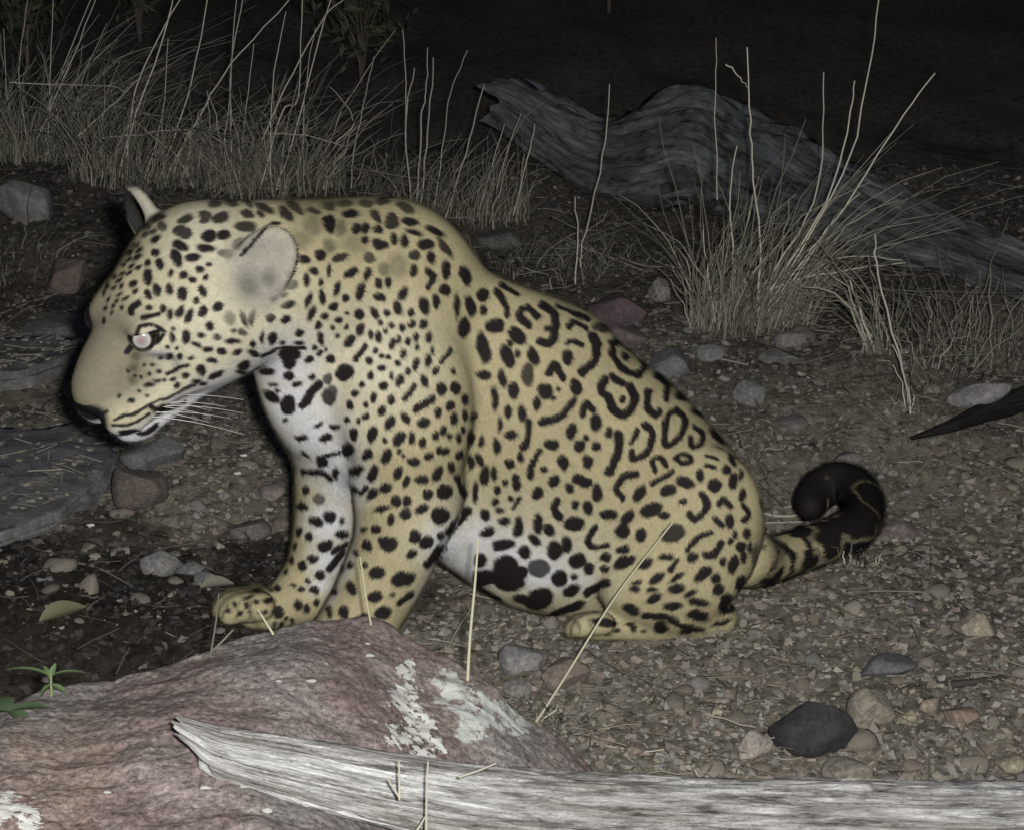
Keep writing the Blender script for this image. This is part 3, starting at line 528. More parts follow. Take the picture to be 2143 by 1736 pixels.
# eyes
def uv_ball(rx, ry, rz, nu=28, nv=16):
    th = np.linspace(0, 2*math.pi, nu, endpoint=False); ph = np.linspace(0, math.pi, nv)
    v = np.array([(rx*math.sin(p)*math.cos(t), ry*math.sin(p)*math.sin(t), rz*math.cos(p)) for p in ph for t in th])
    f = [(i*nu+j, i*nu+(j+1) % nu, (i+1)*nu+(j+1) % nu, (i+1)*nu+j) for i in range(nv-1) for j in range(nu)]
    return v, np.array(f)[:, ::-1]
m, n, l, b = new_mat('jaguar_eye')
tc_ = n.new('ShaderNodeTexCoord'); sx = n.new('ShaderNodeSeparateXYZ'); l.new(tc_.outputs['Object'], sx.inputs[0])
ln_ = n.new('ShaderNodeVectorMath'); ln_.operation = 'LENGTH'
mp = n.new('ShaderNodeMapping'); mp.inputs['Scale'].default_value = (1, 1, 0); l.new(tc_.outputs['Object'], mp.inputs[0]); l.new(mp.outputs[0], ln_.inputs[0])
mr = n.new('ShaderNodeMapRange'); mr.inputs['From Max'].default_value = 0.022*1.3; l.new(ln_.outputs['Value'], mr.inputs[0])
c_ = ramp(n, l, mr.outputs[0], [(0.0, (.26, .15, .155)), (0.12, (.28, .20, .20)), (0.22, (.27, .26, .25)), (0.36, (.40, .39, .37)), (0.42, (.10, .08, .06)), (0.48, (.010, .009, .009))])  # pale pinkish disc is the flash's eyeshine, painted into the colour
l.new(c_, b.inputs['Base Color']); b.inputs['Roughness'].default_value = 0.08; b.inputs['Coat Weight'].default_value = 1.0
M_EYE = m
for s in (1, -1):
    r = .0175*HS; v, f = uv_ball(r, r, r)
    o = link('eye', mesh_np('eye', v, f), jag, M_EYE)
    c = HP(.0455, .0425, s*.0405)
    dirl = HR@np.array([.58, .22, s*.78]); q = Vector(dirl).to_track_quat('Z', 'Y')
    o.matrix_parent_inverse = Matrix.Translation(jag.location).inverted(); o.location = c; o.rotation_euler = q.to_euler()
# whiskers
m, n, l, b = new_mat('whisker'); b.inputs['Base Color'].default_value = (.50, .49, .46, 1); b.inputs['Roughness'].default_value = 0.4; M_WHISK = m
def tube_mesh(name, pts, rad, ns=5, cap=True):
    pts = np.asarray(pts, float); n_ = len(pts); rad = np.broadcast_to(rad, n_)
    t = np.gradient(pts, axis=0); t /= np.maximum(np.linalg.norm(t, axis=1), 1e-9)[:, None]
    ref = np.array([0, 0, 1.0]) if abs(t[0][2]) < .9 else np.array([1.0, 0, 0])
    V = []
    for i in range(n_):
        a = np.cross(t[i], ref); a /= max(np.linalg.norm(a), 1e-9); b2 = np.cross(t[i], a)
        an = np.arange(ns)*2*math.pi/ns
        V.append(pts[i]+rad[i]*(np.cos(an)[:, None]*a+np.sin(an)[:, None]*b2))
    V = np.concatenate(V); j = np.arange(ns); F = []
    for i in range(n_-1): F.append(np.stack([i*ns+j, i*ns+(j+1) % ns, (i+1)*ns+(j+1) % ns, (i+1)*ns+j], 1))
    return V, np.concatenate(F)
rw = random.Random(4)
for s in (1, -1):
    for k in range(8):
        r0 = HP(.078-.007*(k % 3), -.026-.007*(k//3), s*.040)
        ln0 = rw.uniform(.06, .11)
        d = HR@np.array([-.75-.2*rw.random(), -.30+.10*(k % 3)-.10*rw.random(), s*(.35+.2*rw.random())]); d /= np.linalg.norm(d); dn = HR@np.array([-.35, -.8, -.1*s])
        pts = [r0+d*(ln0*t)+dn*(ln0*.55*t*t) for t in np.linspace(0, 1, 9)]
        V, F = tube_mesh('w', pts, np.linspace(.00075, .00025, 9), 4)
        under('whisker', mesh_np('whisker', V, F), jag, M_WHISK)

# ------------------------------------------------------------------ the ground: one sheet, fine where it is seen, out to the horizon
def sstep(a, b, x):
    t = np.clip((x-a)/(b-a), 0, 1); return t*t*(3-2*t)
def gz(x, y, fine=True):
    x = np.asarray(x, float); y = np.asarray(y, float)
    z = 0.12*np.log1p(np.exp((y-3.7)*4))/4
    z = z+0.30*np.log1p(np.exp((np.minimum(y, 60)-10.5)*2))/2-0.05*sstep(0.4, 1.6, x)*sstep(4.2, 6, y)
    z = z-0.14*np.exp(-(((x+0.64)/0.28)**2+((y-2.76)/0.17)**2))
    if fine:
        p = np.stack([x, y, np.zeros_like(x)], -1)
        ground_mask = 1-0.85*np.exp(-(((x-0.0)/0.75)**4+((y-3.08)/0.42)**4))
        z = z+(0.035*noise3(p, 1.7, 40)+0.02*noise3(p, 4.1, 41))*ground_mask+0.008*noise3(p, 11, 42)*ground_mask+0.004*noise3(p, 29, 43)
    return z
def shade_mould_at(x, y):                 # painted shade in the hollow behind the boulder, dark leaf mould far back
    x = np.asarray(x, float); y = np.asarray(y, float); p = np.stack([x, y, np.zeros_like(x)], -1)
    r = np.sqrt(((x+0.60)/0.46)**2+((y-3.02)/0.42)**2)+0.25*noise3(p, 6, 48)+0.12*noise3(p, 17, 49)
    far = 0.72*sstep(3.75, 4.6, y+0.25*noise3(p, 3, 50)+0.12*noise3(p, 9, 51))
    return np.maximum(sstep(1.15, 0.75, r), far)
def hit(u, v, lift=0.0):            # where a picture point meets the ground
    d = ray(u, v); t = np.linspace(1.2, 14, 1300); q = CAM+d*t[:, None]
    k = np.argmax(q[:, 2] < gz(q[:, 0], q[:, 1])+lift)
    return q[k] if k > 0 else q[-1]
_core_x = np.arange(-1.7, 1.7, 0.011); _core_y = np.arange(1.9, 5.6, 0.011)
_far = np.cumsum(0.02*1.14**np.arange(58))
gx = np.concatenate([(-1.7-_far)[::-1], _core_x, _core_x[-1]+_far]); gy = np.concatenate([(1.9-_far)[::-1], _core_y, _core_y[-1]+_far])
GX, GY = np.meshgrid(gx, gy, indexing='ij')
GZ = gz(GX, GY)
_p = np.stack([GX, GY, GZ], -1).reshape(-1, 3)
_inner = ((GX > -1.7) & (GX < 1.7) & (GY > 1.9) & (GY < 5.6)).ravel()
_p[_inner, 2] += 0.0035*noise3(_p[_inner], 70, 44)+0.002*noise3(_p[_inner], 130, 45)
ii = np.arange(len(gx)*len(gy)).reshape(len(gx), len(gy))
me = mesh_np('ground', _p, np.stack([ii[:-1, :-1].ravel(), ii[1:, :-1].ravel(), ii[1:, 1:].ravel(), ii[:-1, 1:].ravel()], 1))
at = me.attributes.new('ground_mask', 'FLOAT', 'POINT'); at.data.foreach_set('value', shade_mould_at(_p[:, 0], _p[:, 1]).astype(np.float32))  # hollow's painted shade and the far leaf mould, per vertex
m, n, l, b = new_mat('earth'); tc_ = n.new('ShaderNodeTexCoord'); co = tc_.outputs['Object']
c1 = ramp(n, l, nz(n, l, 2.3, 8, .65, co), [(.30, (.12, .106, .09)), (.52, (.19, .171, .142)), (.72, (.245, .222, .187))])
c2 = ramp(n, l, nz(n, l, 60, 6, .75, co), [(.34, (.18, .175, .17)), (.50, (.9, .9, .88)), (.70, (1.45, 1.42, 1.36))])
c3 = mixc(n, l, 1.0, c1, c2, 'MULTIPLY')
moss = ramp(n, l, nz(n, l, 5.2, 6, .7, co), [(.56, 0.0), (.68, 1.0)])
c4 = mixc(n, l, mixc(n, l, 1.0, moss, (.30, .30, .30), 'MULTIPLY'), c3, (.050, .058, .032))
da = n.new('ShaderNodeAttribute'); da.attribute_name = 'ground_mask'; c4 = mixc(n, l, da.outputs['Fac'], c4, mixc(n, l, 1.0, c4, (.17, .165, .155), 'MULTIPLY'))  # earth darkened by the painted shade and far mould
l.new(c4, b.inputs['Base Color']); b.inputs['Roughness'].default_value = 0.95; b.inputs['Specular IOR Level'].default_value = 0.15
bump(n, l, nz(n, l, 150, 5, .75, co), 0.9, 0.006, b)
go = link('ground', me, None, m); go['kind'] = 'structure'

# ------------------------------------------------------------------ stones
CUBE = np.array([(x, y, z) for x in (-1, 1) for y in (-1, 1) for z in (-1, 1)], float)*.5
CF = np.array([(0, 1, 3, 2), (4, 6, 7, 5), (0, 4, 5, 1), (2, 3, 7, 6), (0, 2, 6, 4), (1, 5, 7, 3)])
def mat_tint(name, rough=0.8, spec=0.2, trans=0.0):
    m, n, l, b = new_mat(name); a = n.new('ShaderNodeAttribute'); a.attribute_name = 'tint'
    l.new(a.outputs['Color'], b.inputs['Base Color']); b.inputs['Roughness'].default_value = rough; b.inputs['Specular IOR Level'].default_value = spec
    return m
class Heap:
    def __init__(s): s.v = []; s.f4 = []; s.f3 = []; s.c = []; s.n = 0
    def add(s, v, f, col):
        f = np.asarray(f); (s.f4 if f.shape[1] == 4 else s.f3).append(f+s.n); s.v.append(v); s.c.append(np.broadcast_to(col, (len(v), 3))); s.n += len(v)
    def mesh(s, name, smooth=True):
        F = [np.concatenate(x) for x in (s.f4, s.f3) if x]
        me = mesh_np(name, np.concatenate(s.v), F, smooth); set_color(me, np.concatenate(s.c), 'tint'); return me
M_GRIT = mat_tint('grit', .9, .2)
def mat_stone(name):
    m, n, l, b = new_mat(name); tc_ = n.new('ShaderNodeTexCoord'); co = tc_.outputs['Object']
    oi = n.new('ShaderNodeObjectInfo'); col = oi.outputs['Color']
    f1 = ramp(n, l, nz(n, l, 22, 8, .7, co), [(.28, (.55, .55, .56)), (.5, (1, 1, 1)), (.75, (1.45, 1.4, 1.32))])
    f2 = ramp(n, l, nz(n, l, 160, 4, .7, co), [(.3, (.6, .6, .6)), (.55, (1, 1, 1)), (.78, (1.6, 1.6, 1.6))])
    c = mixc(n, l, 1.0, mixc(n, l, 1.0, col, f1, 'MULTIPLY'), f2, 'MULTIPLY')
    l.new(c, b.inputs['Base Color']); b.inputs['Roughness'].default_value = 0.85; b.inputs['Specular IOR Level'].default_value = 0.25
    bp = bump(n, l, nz(n, l, 45, 8, .7, co), 0.5, 0.01, None)
    bump(n, l, nz(n, l, 260, 4, .7, co), 0.5, 0.003, b, bp)
    return m
M_STONE = mat_stone('stone')
def ico(sub):
    bm = bmesh.new(); bmesh.ops.create_icosphere(bm, subdivisions=sub, radius=1.0)
    v = np.array([x.co[:] for x in bm.verts]); f = np.array([[q.index for q in p.verts] for p in bm.faces]); bm.free(); return v, f
ICO = {s: ico(s) for s in (1, 2, 3, 4, 5)}
def stone_mesh(name, size, seed, sub=4, planes=11, rough=0.05):
    rg = np.random.default_rng(seed); v, f = ICO[sub]; v = v.copy()
    for k in range(planes):
        nrm = rg.normal(size=3); nrm /= np.linalg.norm(nrm); off = rg.uniform(.5, .86)
        d = v@nrm-off; v -= np.clip(d, 0, None)[:, None]*nrm*0.94
    v *= (1+rough*fbm(v+seed*3.1, 2.3, 4, seed))[:, None]
    v /= np.abs(v).max(0); v *= np.asarray(size)*0.5
    return mesh_np(name, v, f, True)
def stone(u, v, wpx, hpx, col, label, seed, cat='stone', name='stone', depth=1.0, rz=None, tilt=0.0, sink=0.25, group=None, sub=4, planes=11):
    g = hit(u, v+hpx*0.42); s = scale_at(g); wm = wpx/s; hm = hpx/s
    # a lying stone shows its top as well as its side
    th = max(hm*0.72, 0.01)
    me = stone_mesh(name, (wm, wm*0.75*depth, th/(1-sink)), seed, sub, planes)
    o = link(name, me, None, M_STONE, True)
    o.location = (g[0], g[1]+wm*0.25*depth, float(gz(g[0], g[1]))+th*(0.5-sink*0.5)); o.rotation_euler = (0, math.radians(tilt), math.radians(rz if rz is not None else (seed*37) % 25-12))
    gr_ = sum(col)/3; o.color = (*[gr_+(c_-gr_)*.72 for c_ in col], 1); tag(o, label, cat, group)
    return o
GREY = (.13, .13, .135); BLUE = (.105, .115, .125); BROWN = (.115, .085, .068); RED = (.105, .062, .055); TAN = (.20, .165, .12); PALEC = (.26, .24, .21)
STONES = [
 (45,415,150,120,(.17,.165,.165),'large pale grey stone below the leaning grass tuft','stone'),
 (140,575,100,105,(.12,.085,.075),'reddish brown upright stone beside the pale grey stone','stone'),
 (110,690,200,80,(.10,.10,.10),'long dark grey stone lying across from the jaguar\'s nose','stone'),
 (185,728,70,75,(.12,.075,.06),'small russet stone just behind the jaguar\'s muzzle','stone'),
 (290,1020,120,115,(.105,.082,.072),'flat brown angular stone below the jaguar\'s chin','stone'),
 (320,955,150,85,(.115,.118,.12),'bluish grey stone under the jaguar\'s whiskers','stone'),
 (335,1178,95,65,(.15,.145,.14),'pale knobbly stone in the shaded litter near the far paw','stone'),
 (400,1195,75,45,(.10,.10,.10),'dark squarish stone beside the pale knobbly stone','stone'),
 (570,1032,58,44,(.14,.115,.10),'pinkish stone beside the far foreleg','stone'),
 (522,1110,90,50,(.10,.09,.08),'low brown stone in front of the far foreleg','stone'),
 (590,1095,44,36,(.10,.075,.065),'little red brown stone touching the far foreleg','stone'),
 (470,1040,40,30,(.14,.135,.13),'small grey stone in the litter below the jaguar\'s throat','stone'),
 (430,1210,52,40,(.12,.12,.115),'rough grey stone close to the far paw','stone'),
 (1385,605,56,66,(.17,.155,.145),'pinkish grey upright stone behind the jaguar\'s back','stone'),
 (1292,642,135,92,(.085,.050,.055),'dark maroon block behind the jaguar\'s back','stone'),
 (1310,705,100,60,(.115,.085,.08),'dusky red stone half hidden by the jaguar\'s back','stone'),
 (1400,762,100,70,(.115,.12,.13),'blue grey stone against the jaguar\'s lower back','stone'),
 (1480,740,80,44,(.13,.13,.13),'flat grey stone by the pale fallen twig','stone'),
 (1655,712,70,44,(.15,.14,.13),'light stone at the foot of the big grass tuft','stone'),
 (1635,748,92,40,(.145,.14,.13),'low flat stone in front of the light stone','stone'),
 (1568,822,72,62,(.12,.12,.12),'grey wedge shaped stone on the bare slope','stone'),
 (1655,888,80,36,(.12,.105,.095),'flat brown stone sunk in the gravel slope','stone'),
 (1985,888,62,40,(.15,.125,.095),'tan stone beside the tilted slab','stone'),
 (1775,962,66,44,(.12,.10,.09),'brown stone just behind the curled tail','stone'),
 (1885,1112,96,52,(.135,.105,.10),'pinkish flat stone to the right of the tail','stone'),
 (2045,1312,100,66,(.20,.17,.12),'rounded tan stone alone on open gravel','stone'),
 (1860,1402,130,62,(.09,.09,.10),'slate grey slab behind the tan boulder','stone'),
 (1830,1478,112,108,(.19,.165,.125),'tan boulder behind the black lump of rock','stone'),
 (1902,1500,44,46,(.20,.165,.10),'small yellowish stone beside the tan boulder','stone'),
 (1946,1478,54,48,(.18,.145,.10),'ochre stone among the pebbles by the tan boulder','stone'),
 (2012,1502,82,54,(.16,.115,.085),'smooth reddish stone at the end of the pebble row','stone'),
 (1710,1530,195,140,(.028,.026,.030),'pointed black lump of rock lying on the gravel','stone'),
 (1582,1560,78,82,(.24,.205,.17),'rounded pale pink stone against the black lump','stone'),
 (1770,1622,120,52,(.19,.165,.13),'flat tan stone touching the weathered log','stone'),
 (2115,1600,80,44,(.20,.175,.11),'yellowish stone at the far end of the log','stone'),
 (1090,1378,95,70,(.15,.145,.145),'grey stone under the jaguar\'s hind toes','stone'),
 (1178,1412,120,84,(.14,.105,.085),'brown block beside the slanting dry stalk','stone'),
 (1085,1440,70,46,(.15,.14,.13),'low grey stone behind the lichen covered boulder','stone'),
 (1500,1490,30,24,(.24,.21,.15),'small cream pebble on the open gravel','stone'),
 (1330,1570,50,36,(.15,.11,.09),'reddish pebble near the weathered log','stone'),
 (1270,1545,44,30,(.15,.12,.10),'dull pink pebble below the slanting stalk','stone'),
 (1050,505,110,50,(.10,.10,.085),'low mossy stone behind the jaguar\'s shoulders','stone'),
 (1700,1240,40,24,(.14,.12,.10),'small stone in front of the tail root','stone'),
]
for i, (u, v, a, c, col, lab, cat) in enumerate(STONES): stone(u, v, a, c, col, lab, 100+i*7, cat)
# tilted slab on the right
o = stone(2050, 850, 145, 66, (.20, .19, .185), 'pale tilted slab propped on a dark branch added as its shadow', 901, 'stone', 'stone', 0.8, 8, -16, 0.05, None, 4, 6)
o.location.z += 0.02
# broad flat slab at the left
def slab(poly, thick, col, label, seed):
    pts = [hit(u, v, thick) for u, v in poly]
    c = np.mean(pts, axis=0); z0 = float(gz(c[0], c[1]))
    bm = bmesh.new(); vs_ = [bm.verts.new((p[0]-c[0], p[1]-c[1], 0)) for p in pts]; f = bm.faces.new(vs_)
    if f.normal.z < 0: f.normal_flip()
    r = bmesh.ops.extrude_face_region(bm, geom=[f]); up = [g for g in r['geom'] if isinstance(g, bmesh.types.BMVert)]
    for g in up: g.co.z += thick+0.05
    bmesh.ops.recalc_face_normals(bm, faces=bm.faces)
    bmesh.ops.bevel(bm, geom=list(bm.edges), offset=0.012, segments=2, affect='EDGES')
    bmesh.ops.triangulate(bm, faces=bm.faces)
    for _ in range(5):
        lg = [e for e in bm.edges if e.calc_length() > 0.018]
        if not lg: break
        bmesh.ops.subdivide_edges(bm, edges=lg, cuts=1); bmesh.ops.triangulate(bm, faces=bm.faces)
    co_ = np.array([x.co[:] for x in bm.verts]); dz = 0.022*fbm(co_+seed, 5, 4, seed)+0.007*fbm(co_, 26, 3, seed)
    for x, d in zip(bm.verts, dz): x.co.z += d; x.co.x += d*.8; x.co.y += d*.6
    me = bpy.data.meshes.new('slab'); bm.to_mesh(me); bm.free(); me.polygons.foreach_set('use_smooth', np.ones(len(me.polygons), bool))
    o = link('stone_slab', me, None, M_STONE); o.location = (c[0], c[1], z0-0.05); o.color = (*col, 1); tag(o, label, 'slab')
    rs = np.random.default_rng(seed); hp2 = Heap(); w_ = np.array(pts)[:, :2]-c[:2]
    for k in range(120):                      # grit and stems lying on the slab
        wt = rs.dirichlet(np.ones(len(w_))*.28); xy = wt@w_*.96; sz = rs.uniform(.003, .012); tp = co_[np.argmin(((co_[:, :2]-xy)**2).sum(1)-co_[:, 2]*.02), 2]
        if rs.random() < .75: V = (CUBE+rs.normal(0, .16, (8, 3)))*sz*(1, .8, .4)@np.array(Matrix.Rotation(rs.uniform(0, 6), 3, 'Z')); hp2.add(V+(xy[0], xy[1], tp+sz*.1+.006), CF, np.array((.15, .14, .12))*rs.uniform(.5, 1.4))
        else:
            a2 = rs.uniform(0, 3.1); L = rs.uniform(.02, .06); t2 = np.linspace(-.5, .5, 4)[:, None]; V, F = tube_mesh('t', np.array([xy[0], xy[1], tp+.010])+t2*L*np.array([math.cos(a2), math.sin(a2), rs.normal(0, .1)]), .0011, 3); hp2.add(V, F, np.array((.19, .175, .14))*rs.uniform(.5, 1.3))
    d_ = link('debris', hp2.mesh('debris', False), o, M_GRIT); d_['kind'] = 'stuff'
    return o
slab([(-120,1120),(-20,1108),(60,1085),(140,1045),(215,995),(248,955),(240,905),(170,870),(60,850),(-120,860)], 0.035, (.125, .127, .132), 'broad flat bluish slab sloping down in front of the jaguar\'s nose', 5)
slab([(-90,812),(60,800),(150,770),(190,730),(120,700),(-90,690)], 0.02, (.11, .11, .11), 'thin dark slab beyond the broad bluish slab', 9)

# ------------------------------------------------------------------ foreground boulder
RIDGE = [(-330,1600,2.26),(-150,1560,2.28),(0,1500,2.33),(60,1455,2.37),(140,1440,2.4),(230,1430,2.43),(330,1402,2.47),(420,1375,2.5),(470,1350,2.54),(560,1324,2.58),(650,1305,2.6),(760,1309,2.6),(820,1330,2.6),(870,1366,2.58),(960,1408,2.56),(1040,1458,2.55),(1110,1520,2.54),(1200,1592,2.53),(1300,1665,2.52)]
rp = np.array([P(*r) for r in RIDGE])
def rock_z(x, y):
    yr = np.interp(x, rp[:, 0], rp[:, 1]); zr = np.interp(x, rp[:, 0], rp[:, 2])
    t = yr-y
    back = np.clip(-t, 0, None)
    z = zr-np.where(back < .05, back**2*14, .035+(back-.05)*2.2)
    fr = np.clip(t, 0, None)
    z = z+0.035*sstep(0, .25, fr)*sstep(-.05, -.35, x)-0.10*sstep(.05, .5, fr)*sstep(-.30, .05, x)-0.30*sstep(.62, .95, fr)
    return np.where(x > 0.10, z-(x-.10)*2, z)
rx = np.linspace(-1.12, 0.16, 470); ry = np.linspace(1.45, 2.80, 470)
RX, RY = np.meshgrid(rx, ry, indexing='ij'); RZ = rock_z(RX, RY)
for _ in range(3):
    RZ[1:-1, 1:-1] = (RZ[1:-1, 1:-1]*2+RZ[:-2, 1:-1]+RZ[2:, 1:-1]+RZ[1:-1, :-2]+RZ[1:-1, 2:])/6
q = np.stack([RX, RY, RZ], -1).reshape(-1, 3)
crag = 0.020*fbm(q*(1, 1, 2), 6, 4, 61)+0.0035*(1-2*np.abs(fbm(q*(1, 1.8, 1), 9, 3, 62)))+0.0022*fbm(q, 40, 3, 63)+0.0018*fbm(q, 130, 2, 66)
fa = sstep(.2, .5, noise3(q, 7, 64))*0.006
q[:, 2] += crag+fa; q[:, 1] += 0.010*fbm(q, 9, 3, 65); q[:, 0] += 0.008*fbm(q, 9, 3, 67)
ii = np.arange(470*470).reshape(470, 470)
RF = np.stack([ii[:-1, :-1].ravel(), ii[1:, :-1].ravel(), ii[1:, 1:].ravel(), ii[:-1, 1:].ravel()], 1)
keep = (q[RF][:, :, 2] > -0.10).any(1); RF = RF[keep]
me = mesh_np('boulder', q, RF)
quv = proj(q)
def pmask(pts):
    mk = np.zeros(len(q))
    for (x, y, r) in pts: mk = np.maximum(mk, np.clip(1.5-np.hypot(quv[:, 0]-x, quv[:, 1]-y)/r, 0, 1))
    return mk
lich = pmask([(850,1460,48),(875,1520,48),(835,1535,40),(910,1565,34),(850,1400,30),(880,1570,34),(10,1690,50),(60,1710,40)])
lich2 = pmask([(950,1455,50),(1000,1490,62),(1050,1500,44),(930,1420,34),(1090,1520,34),(980,1530,36)])
ora = pmask([(150,1600,120),(100,1690,140),(60,1560,60)])
gry = pmask([(560,1350,110),(100,1480,130),(650,1700,150),(760,1720,120),(1080,1560,90)])
for nm, arr in (('lichen', lich), ('lichen_pale', lich2), ('ochre', ora), ('greyer', gry)):
    at = me.attributes.new(nm, 'FLOAT', 'POINT'); at.data.foreach_set('value', arr.astype(np.float32))
m, n, l, b = new_mat('boulder'); tc_ = n.new('ShaderNodeTexCoord'); co = tc_.outputs['Object']
def attr(nm):
    a = n.new('ShaderNodeAttribute'); a.attribute_name = nm; return a.outputs['Fac']
def thr(a, sc, lo, hi, amt=0.9):
    ma = n.new('ShaderNodeMath'); ma.operation = 'MULTIPLY_ADD'; l.new(nz(n, l, sc, 6, .7, co), ma.inputs[0]); ma.inputs[1].default_value = amt; l.new(a, ma.inputs[2])
    mb = n.new('ShaderNodeMath'); mb.operation = 'MULTIPLY'; l.new(ma.outputs[0], mb.inputs[0]); mb.inputs[1].default_value = 0.4
    return ramp(n, l, mb.outputs[0], [(lo*.4, 0.0), (hi*.4, 1.0)])
c1 = ramp(n, l, nz(n, l, 7, 8, .65, co), [(.3, (.115, .090, .085)), (.46, (.180, .138, .130)), (.60, (.215, .178, .168)), (.76, (.26, .232, .222))])
c1 = mixc(n, l, thr(attr('greyer'), 14, .7, 2.0, 1.1), c1, (.205, .198, .190))
c1 = mixc(n, l, thr(attr('ochre'), 16, 1.0, 2.2, 1.1), c1, (.26, .19, .145))
c2 = ramp(n, l, nz(n, l, 130, 6, .8, co), [(.34, (.26, .24, .24)), (.5, (1, 1, 1)), (.66, (1.75, 1.75, 1.75))])
c3 = mixc(n, l, 1.0, c1, c2, 'MULTIPLY')
vo = n.new('ShaderNodeTexVoronoi'); vo.inputs['Scale'].default_value = 55; l.new(co, vo.inputs['Vector'])
spk = ramp(n, l, vo.outputs['Distance'], [(.10, 1.0), (.17, 0.0)])
sel = ramp(n, l, nz(n, l, 20, 3, .6, co), [(.55, 0.0), (.66, 1.0)])
c4 = mixc(n, l, mixc(n, l, 1.0, spk, sel, 'MULTIPLY'), c3, (.40, .38, .36))
vo2 = n.new('ShaderNodeTexVoronoi'); vo2.inputs['Scale'].default_value = 120; l.new(co, vo2.inputs['Vector'])
dk2 = ramp(n, l, vo2.outputs['Distance'], [(.12, 1.0), (.24, 0.0)]); sel2 = ramp(n, l, nz(n, l, 31, 4, .7, co), [(.48, 0.0), (.60, .85)])
c4 = mixc(n, l, mixc(n, l, 1.0, dk2, sel2, 'MULTIPLY'), c4, (.045, .036, .034))
c5 = mixc(n, l, thr(attr('lichen_pale'), 60, 2.0, 2.14, 2.4), c4, (.44, .46, .43))
c6 = mixc(n, l, thr(attr('lichen'), 65, 2.03, 2.13, 2.4), c5, (.60, .60, .57))
l.new(c6, b.inputs['Base Color']); b.inputs['Roughness'].default_value = 0.9; b.inputs['Specular IOR Level'].default_value = 0.2
bp = bump(n, l, nz(n, l, 60, 8, .8, co), 0.18, 0.006, None); bump(n, l, nz(n, l, 260, 4, .7, co), 0.55, 0.003, b, bp)
o = link('boulder', me, None, m); tag(o, 'big reddish boulder with white lichen patches in front of the jaguar', 'boulder')
def rock_hit(u, v):
    d = ray(u, v); t = np.linspace(1.6, 3.2, 1600); w_ = CAM+d*t[:, None]
    k = np.argmax(w_[:, 2] < rock_z(w_[:, 0], w_[:, 1])+0.004); return w_[k]

# ------------------------------------------------------------------ weathered logs
def mat_wood(name, light, mid, dark):
    m, n, l, b = new_mat(name); a = n.new('ShaderNodeAttribute'); a.attribute_name = 'grain'; co = a.outputs['Vector']
    f = nz(n, l, 1.0, 8, .72, co, (9, 110, 110)); g = nz(n, l, 1.0, 6, .65, co, (3, 14, 14)); h_ = nz(n, l, 1.0, 6, .8, co, (30, 320, 320))
    c1 = ramp(n, l, g, [(.30, dark), (.48, mid), (.68, light)])
    c2 = ramp(n, l, f, [(.30, (.30, .29, .28)), (.45, (.85, .85, .85)), (.62, (1.15, 1.15, 1.15)), (.8, (1.4, 1.38, 1.35))])
    c3 = ramp(n, l, h_, [(.28, (.45, .45, .45)), (.5, (1, 1, 1)), (.75, (1.25, 1.25, 1.25))])
    pt = ramp(n, l, nz(n, l, 1.0, 7, .7, co, (14, 45, 45)), [(.36, (.28, .265, .245)), (.48, (.90, .90, .90)), (.60, (1.28, 1.30, 1.33))])
    c = mixc(n, l, 1.0, mixc(n, l, 1.0, mixc(n, l, 1.0, c1, c2, 'MULTIPLY'), c3, 'MULTIPLY'), pt, 'MULTIPLY')
    l.new(c, b.inputs['Base Color']); b.inputs['Roughness'].default_value = 0.9; b.inputs['Specular IOR Level'].default_value = 0.2
    bp = bump(n, l, f, 0.9, 0.008, None); bump(n, l, h_, 0.8, 0.003, b, bp)
    return m
